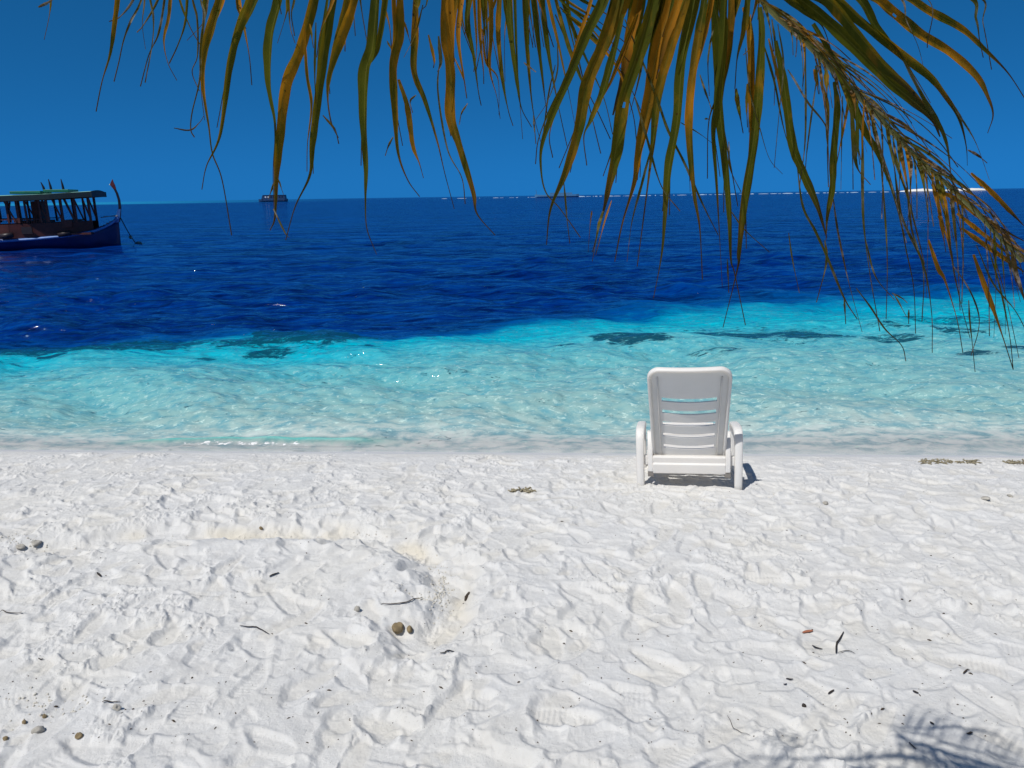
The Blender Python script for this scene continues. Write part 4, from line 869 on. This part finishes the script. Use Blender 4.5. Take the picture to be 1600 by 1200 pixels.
def lump(name, px, py, wpx, hpx, mat, label, cat, seed, group=None, sink=.35):
    c0 = P(px, py); sc_ = (c0-Vector((0, 0, CAM_Z))).length/F; rw = wpx*sc_/2*.88; rh = hpx*sc_/2*.8; rs_ = random.Random(seed); m = MB(); nl, nk = 14, 18; vs = []
    ph = [(Vector((rs_.gauss(0, 1), rs_.gauss(0, 1), rs_.gauss(0, 1))).normalized(), rs_.uniform(.1, .3)) for _ in range(8)]
    for i in range(nl+1):
        th = math.pi*i/nl
        for j in range(nk):
            f_ = 2*math.pi*j/nk; d_ = Vector((math.sin(th)*math.cos(f_), math.sin(th)*math.sin(f_), math.cos(th))); r_ = 1.0
            for n_, a_ in ph: r_ -= a_*max(0, d_.dot(n_)-.55)*2.0
            r_ += .05*math.sin(9*d_.x+seed)*math.sin(8*d_.y)+.04*math.sin(19*d_.z+13*d_.x)
            vs.append((d_.x*rw*r_, d_.y*rw*.8*r_, d_.z*rh*r_))
    fs = [(i*nk+j, (i+1)*nk+j, (i+1)*nk+(j+1) % nk, i*nk+(j+1) % nk) for i in range(nl) for j in range(nk)]
    m.add(vs, fs); o = m.build(name, mat, None, True); o.location = c0+Vector((0, 0, rh*(1-2*sink))); o.rotation_euler.z = rs_.uniform(0, 6); return tag(o, label, cat, group)
strand('leaf_strip', [(1306, 1023), (1307, 1010), (1312, 1000), (1318, 989)], .0045, M_twig, 'dark upright strip of dry leaf forming the left stroke of a V on the sand', 'leaf strip')
strand('twig', [(1309, 1022), (1318, 1019), (1328, 1019), (1336, 1023)], .0022, M_twig, 'thin arched dark twig beside the foot of the upright leaf strip', 'twig')
strand('leaf_strip', [(1269, 1010), (1276, 1014), (1285, 1016)], .0042, M_twig, 'short curved dark leaf strip just left of the V of twigs', 'leaf strip')
strand('bark_chip', [(1294, 1086), (1298, 1083), (1303, 1080)], .005, M_twig, 'stubby dark piece of bark slanting up right, below the V of twigs', 'bark')
strand('twig', [(375, 979), (388, 981), (397, 981), (408, 985), (420, 992)], .0036, M_twig, 'wavy dark twig lying left of the tan rocks', 'twig')
strand('twig', [(160, 1099), (166, 1097), (176, 1099), (188, 1098)], .0035, M_bit, 'brown stick half buried in the rubble at lower left', 'twig')
strand('twig', [(0, 958), (14, 959), (36, 960)], .003, M_bit, 'straight thin stick at the left edge of the sand', 'twig')
strand('leaf_bit', [(152, 896), (155, 899), (158, 902)], .007, M_twig, 'small black leaf bit alone on the sand at upper left', 'leaf')
strand('leaf_bit', [(421, 902), (427, 899), (436, 896)], .005, M_twig, 'dark pointed leaf bit slanting up right inside the dug ring', 'leaf')
strand('twig', [(595, 946), (615, 945), (637, 942), (660, 935)], .0038, M_bit, 'buried brown stick poking out of the dug edge above the tan rocks', 'twig')
strand('leaf_bit', [(727, 940), (730, 933), (733, 927)], .010, M_bit, 'curled brown leaf at the right lip of the dug channel', 'leaf')
strand('twig', [(688, 1022), (696, 1021), (700, 1018), (710, 1020)], .004, M_twig, 'small crooked dark twig right of the tan rocks', 'twig')
strand('twig', [(1136, 1120), (1141, 1128), (1146, 1140), (1158, 1147), (1172, 1151)], .0014, M_bit, 'faint bent hair-thin stem near the bottom, right of centre', 'twig')
strand('twig', [(1505, 1054), (1508, 1051), (1514, 1048)], .004, M_bit, 'short pale brown twig low at the right of the sand', 'twig')
strand('leaf_bit', [(1426, 1081), (1430, 1083), (1435, 1085)], .005, M_twig, 'small black leaf bit midway between the V of twigs and the right edge', 'leaf')
strand('leaf_bit', [(1228, 1062), (1233, 1063), (1239, 1063)], .004, M_twig, 'flat dark leaf bit below and left of the orange chip', 'leaf')
strand('leaf_bit', [(1224, 1071), (1227, 1071), (1229, 1070)], .003, M_twig, 'tiny dark crumb just under the flat leaf bit', 'leaf')
strand('leaf_bit', [(1453, 1130), (1456, 1132), (1459, 1134)], .005, M_twig, 'dark leaf bit above the palm shade at lower right', 'leaf')
strand('leaf_bit', [(1510, 1148), (1515, 1148), (1519, 1147)], .005, M_twig, 'dark leaf bit nearest the palm shade at lower right', 'leaf')
strand('twig', [(1420, 1162), (1425, 1167), (1431, 1172)], .003, M_bit, 'thin brown twig lying at the edge of the palm shade', 'twig')
strand('twig', [(60, 1030), (64, 1032), (68, 1031)], .003, M_twig, 'tiny bent dark twig at left, above the lower left rubble', 'twig')
strand('wood_chip', [(1254, 990), (1262, 988), (1270, 987)], .009, M_chip, 'orange brown wood chip lying above the V of dark twigs', 'wood chip', flat=.5)
lump('seed_pod', 1256, 1104, 8, 9, M_twig, 'small round black seed pod below the dark leaf strips', 'seed', 3)
lump('rock', 622, 985, 25, 22, M_rock, 'larger tan coral rock at the foot of the dug channel', 'rock', 5, 'tan rocks in the dug channel', .2)
lump('rock', 641, 988, 13, 17, M_rock, 'narrow tan coral rock touching the right side of the larger one', 'rock', 8, 'tan rocks in the dug channel', .2)
lump('rock', 124, 1152, 12, 11, M_rock, 'single round tan pebble on smooth sand at lower left', 'pebble', 12, None, .25)
lump('rock', 9, 1155, 9, 7, M_rock, 'small tan pebble at the lower left edge above the shade', 'pebble', 13, None, .25)
lump('rock', 60, 1143, 18, 15, M_rockg, 'pale rounded lump of rubble at lower left', 'rock', 14, 'coral rubble at lower left')
lump('rock', 38, 1130, 9, 7, M_rock, 'small tan stone on top of the rubble at lower left', 'rock', 15, 'coral rubble at lower left')
lump('rock', 70, 1120, 8, 8, M_rock, 'topmost stone of the rubble at lower left', 'rock', 16, 'coral rubble at lower left')
lump('rock', 182, 1108, 16, 12, M_rockg, 'pale clod under the half buried brown stick', 'rock', 17)
lump('rock', 32, 856, 15, 10, M_rockg, 'grey clod at the left end of the dug ring', 'rock', 21)
lump('rock', 57, 849, 18, 10, M_rockg, 'grey clod right beside the left end clod of the dug ring', 'rock', 22)
lump('rock', 558, 953, 14, 12, M_rockg, 'low pale clod left of the tan rocks', 'rock', 23)
lump('rock', 408, 826, 8, 7, M_rock, 'small orange brown stone in the far wall of the dug ring', 'rock', 24)
lump('rock', 1290, 787, 12, 7, M_rockg, 'grey green clump to the right of the lounger, nearer the middle', 'clump', 25, 'weed clumps on the upper sand')
lump('rock', 1540, 780, 14, 8, M_rockg, 'grey green clump near the right edge of the sand', 'clump', 26, 'weed clumps on the upper sand')
lump('rock', 1578, 776, 9, 6, M_rockg, 'smallest grey green clump at the far right of the sand', 'clump', 27, 'weed clumps on the upper sand')
def tuft(px0, px1, py, n_, label, seed, r=.006, group=None):
    rq = random.Random(seed); c0 = P((px0+px1)/2, py); m = MB()
    for i in range(n_):
        p_ = P(rq.uniform(px0, px1), py+rq.uniform(-2.5, 2.5)); a = rq.uniform(0, 6.28); l = rq.uniform(.02, .045)
        m.tube([p_-c0+Vector((0, 0, .002)), p_-c0+Vector((math.cos(a)*l*.5, math.sin(a)*l*.5, rq.uniform(.004, .013))), p_-c0+Vector((math.cos(a)*l, math.sin(a)*l, .005))], [r, r*.9, r*.4], 5)
    o = m.build('seaweed', M_weed, None, True); o.location = c0; tag(o, label, 'seaweed', group)
tuft(797, 834, 767, 34, 'small brown tuft of dry seaweed on the sand left of the lounger', 3)
tuft(1440, 1525, 722, 90, 'longer strip of brown seaweed near the water at right', 4, .005)
tuft(1570, 1620, 723, 70, 'short strip of brown seaweed at the right edge by the water', 5, .005)
# uncountable crumbs
m = MB(); rq = random.Random(8)
def crumbs(mb, cx, cy, sx_, sy_, n_, r0, r1, tilt=0):
    for i in range(n_):
        gx_ = rq.gauss(0, 1); px_, py_ = cx+gx_*sx_, cy+rq.gauss(0, 1)*sy_+gx_*tilt; p_ = at_z(px_, py_, .5); p_ = Vector((p_.x, p_.y, sand_z(p_.x, p_.y))); r_ = rq.uniform(r0, r1); a = rq.uniform(0, 3.14); l = r_*rq.uniform(.6, 1.3); dv_ = Vector((math.cos(a)*l, math.sin(a)*l, rq.uniform(-.3, .3)*r_))
        mb.tube([p_-dv_, p_+Vector((0, 0, r_*.35)), p_+dv_], [r_*.35, r_, r_*.35], 6)
mc = MB()
for c_ in [(688, 925, 9, 20, 130, .002, .006), (660, 942, 22, 5, 70, .002, .005), (80, 1130, 45, 14, 60, .002, .006), (40, 850, 35, 6, 50, .002, .006), (470, 832, 110, 3, 60, .002, .005), (1120, 770, 120, 7, 60, .002, .005)]: crumbs(mc, *c_)
tag(mc.build('sand_clods', paint('sand_clod_crust', (.60, .57, .50), .95, .25, 40), None, True), 'broken crust of small sand clods strewn along the dug edges', 'sand', kind='stuff')
for i in range(650):
    px_, py_ = rq.uniform(-120, 1720), 715+485*rq.random()**.8; p_ = at_z(px_, py_, .5); zz = sand_z(p_.x, p_.y); p_ = Vector((p_.x, p_.y, zz)); r_ = rq.uniform(.0009, .0024)*(1.7 if rq.random() < .08 else 1)
    a = rq.uniform(0, 3.14); l = r_*rq.uniform(1, 3); dv_ = Vector((math.cos(a)*l, math.sin(a)*l, 0)); m.tube([p_-dv_+Vector((0, 0, r_*.3)), p_+Vector((0, 0, r_*.7)), p_+dv_+Vector((0, 0, r_*.3))], [r_*.4, r_, r_*.4], 5)
tag(m.build('plant_crumbs', M_bit), 'fine brown crumbs of plant matter scattered over the white sand', 'debris', kind='stuff')
bpy.context.view_layer.update()
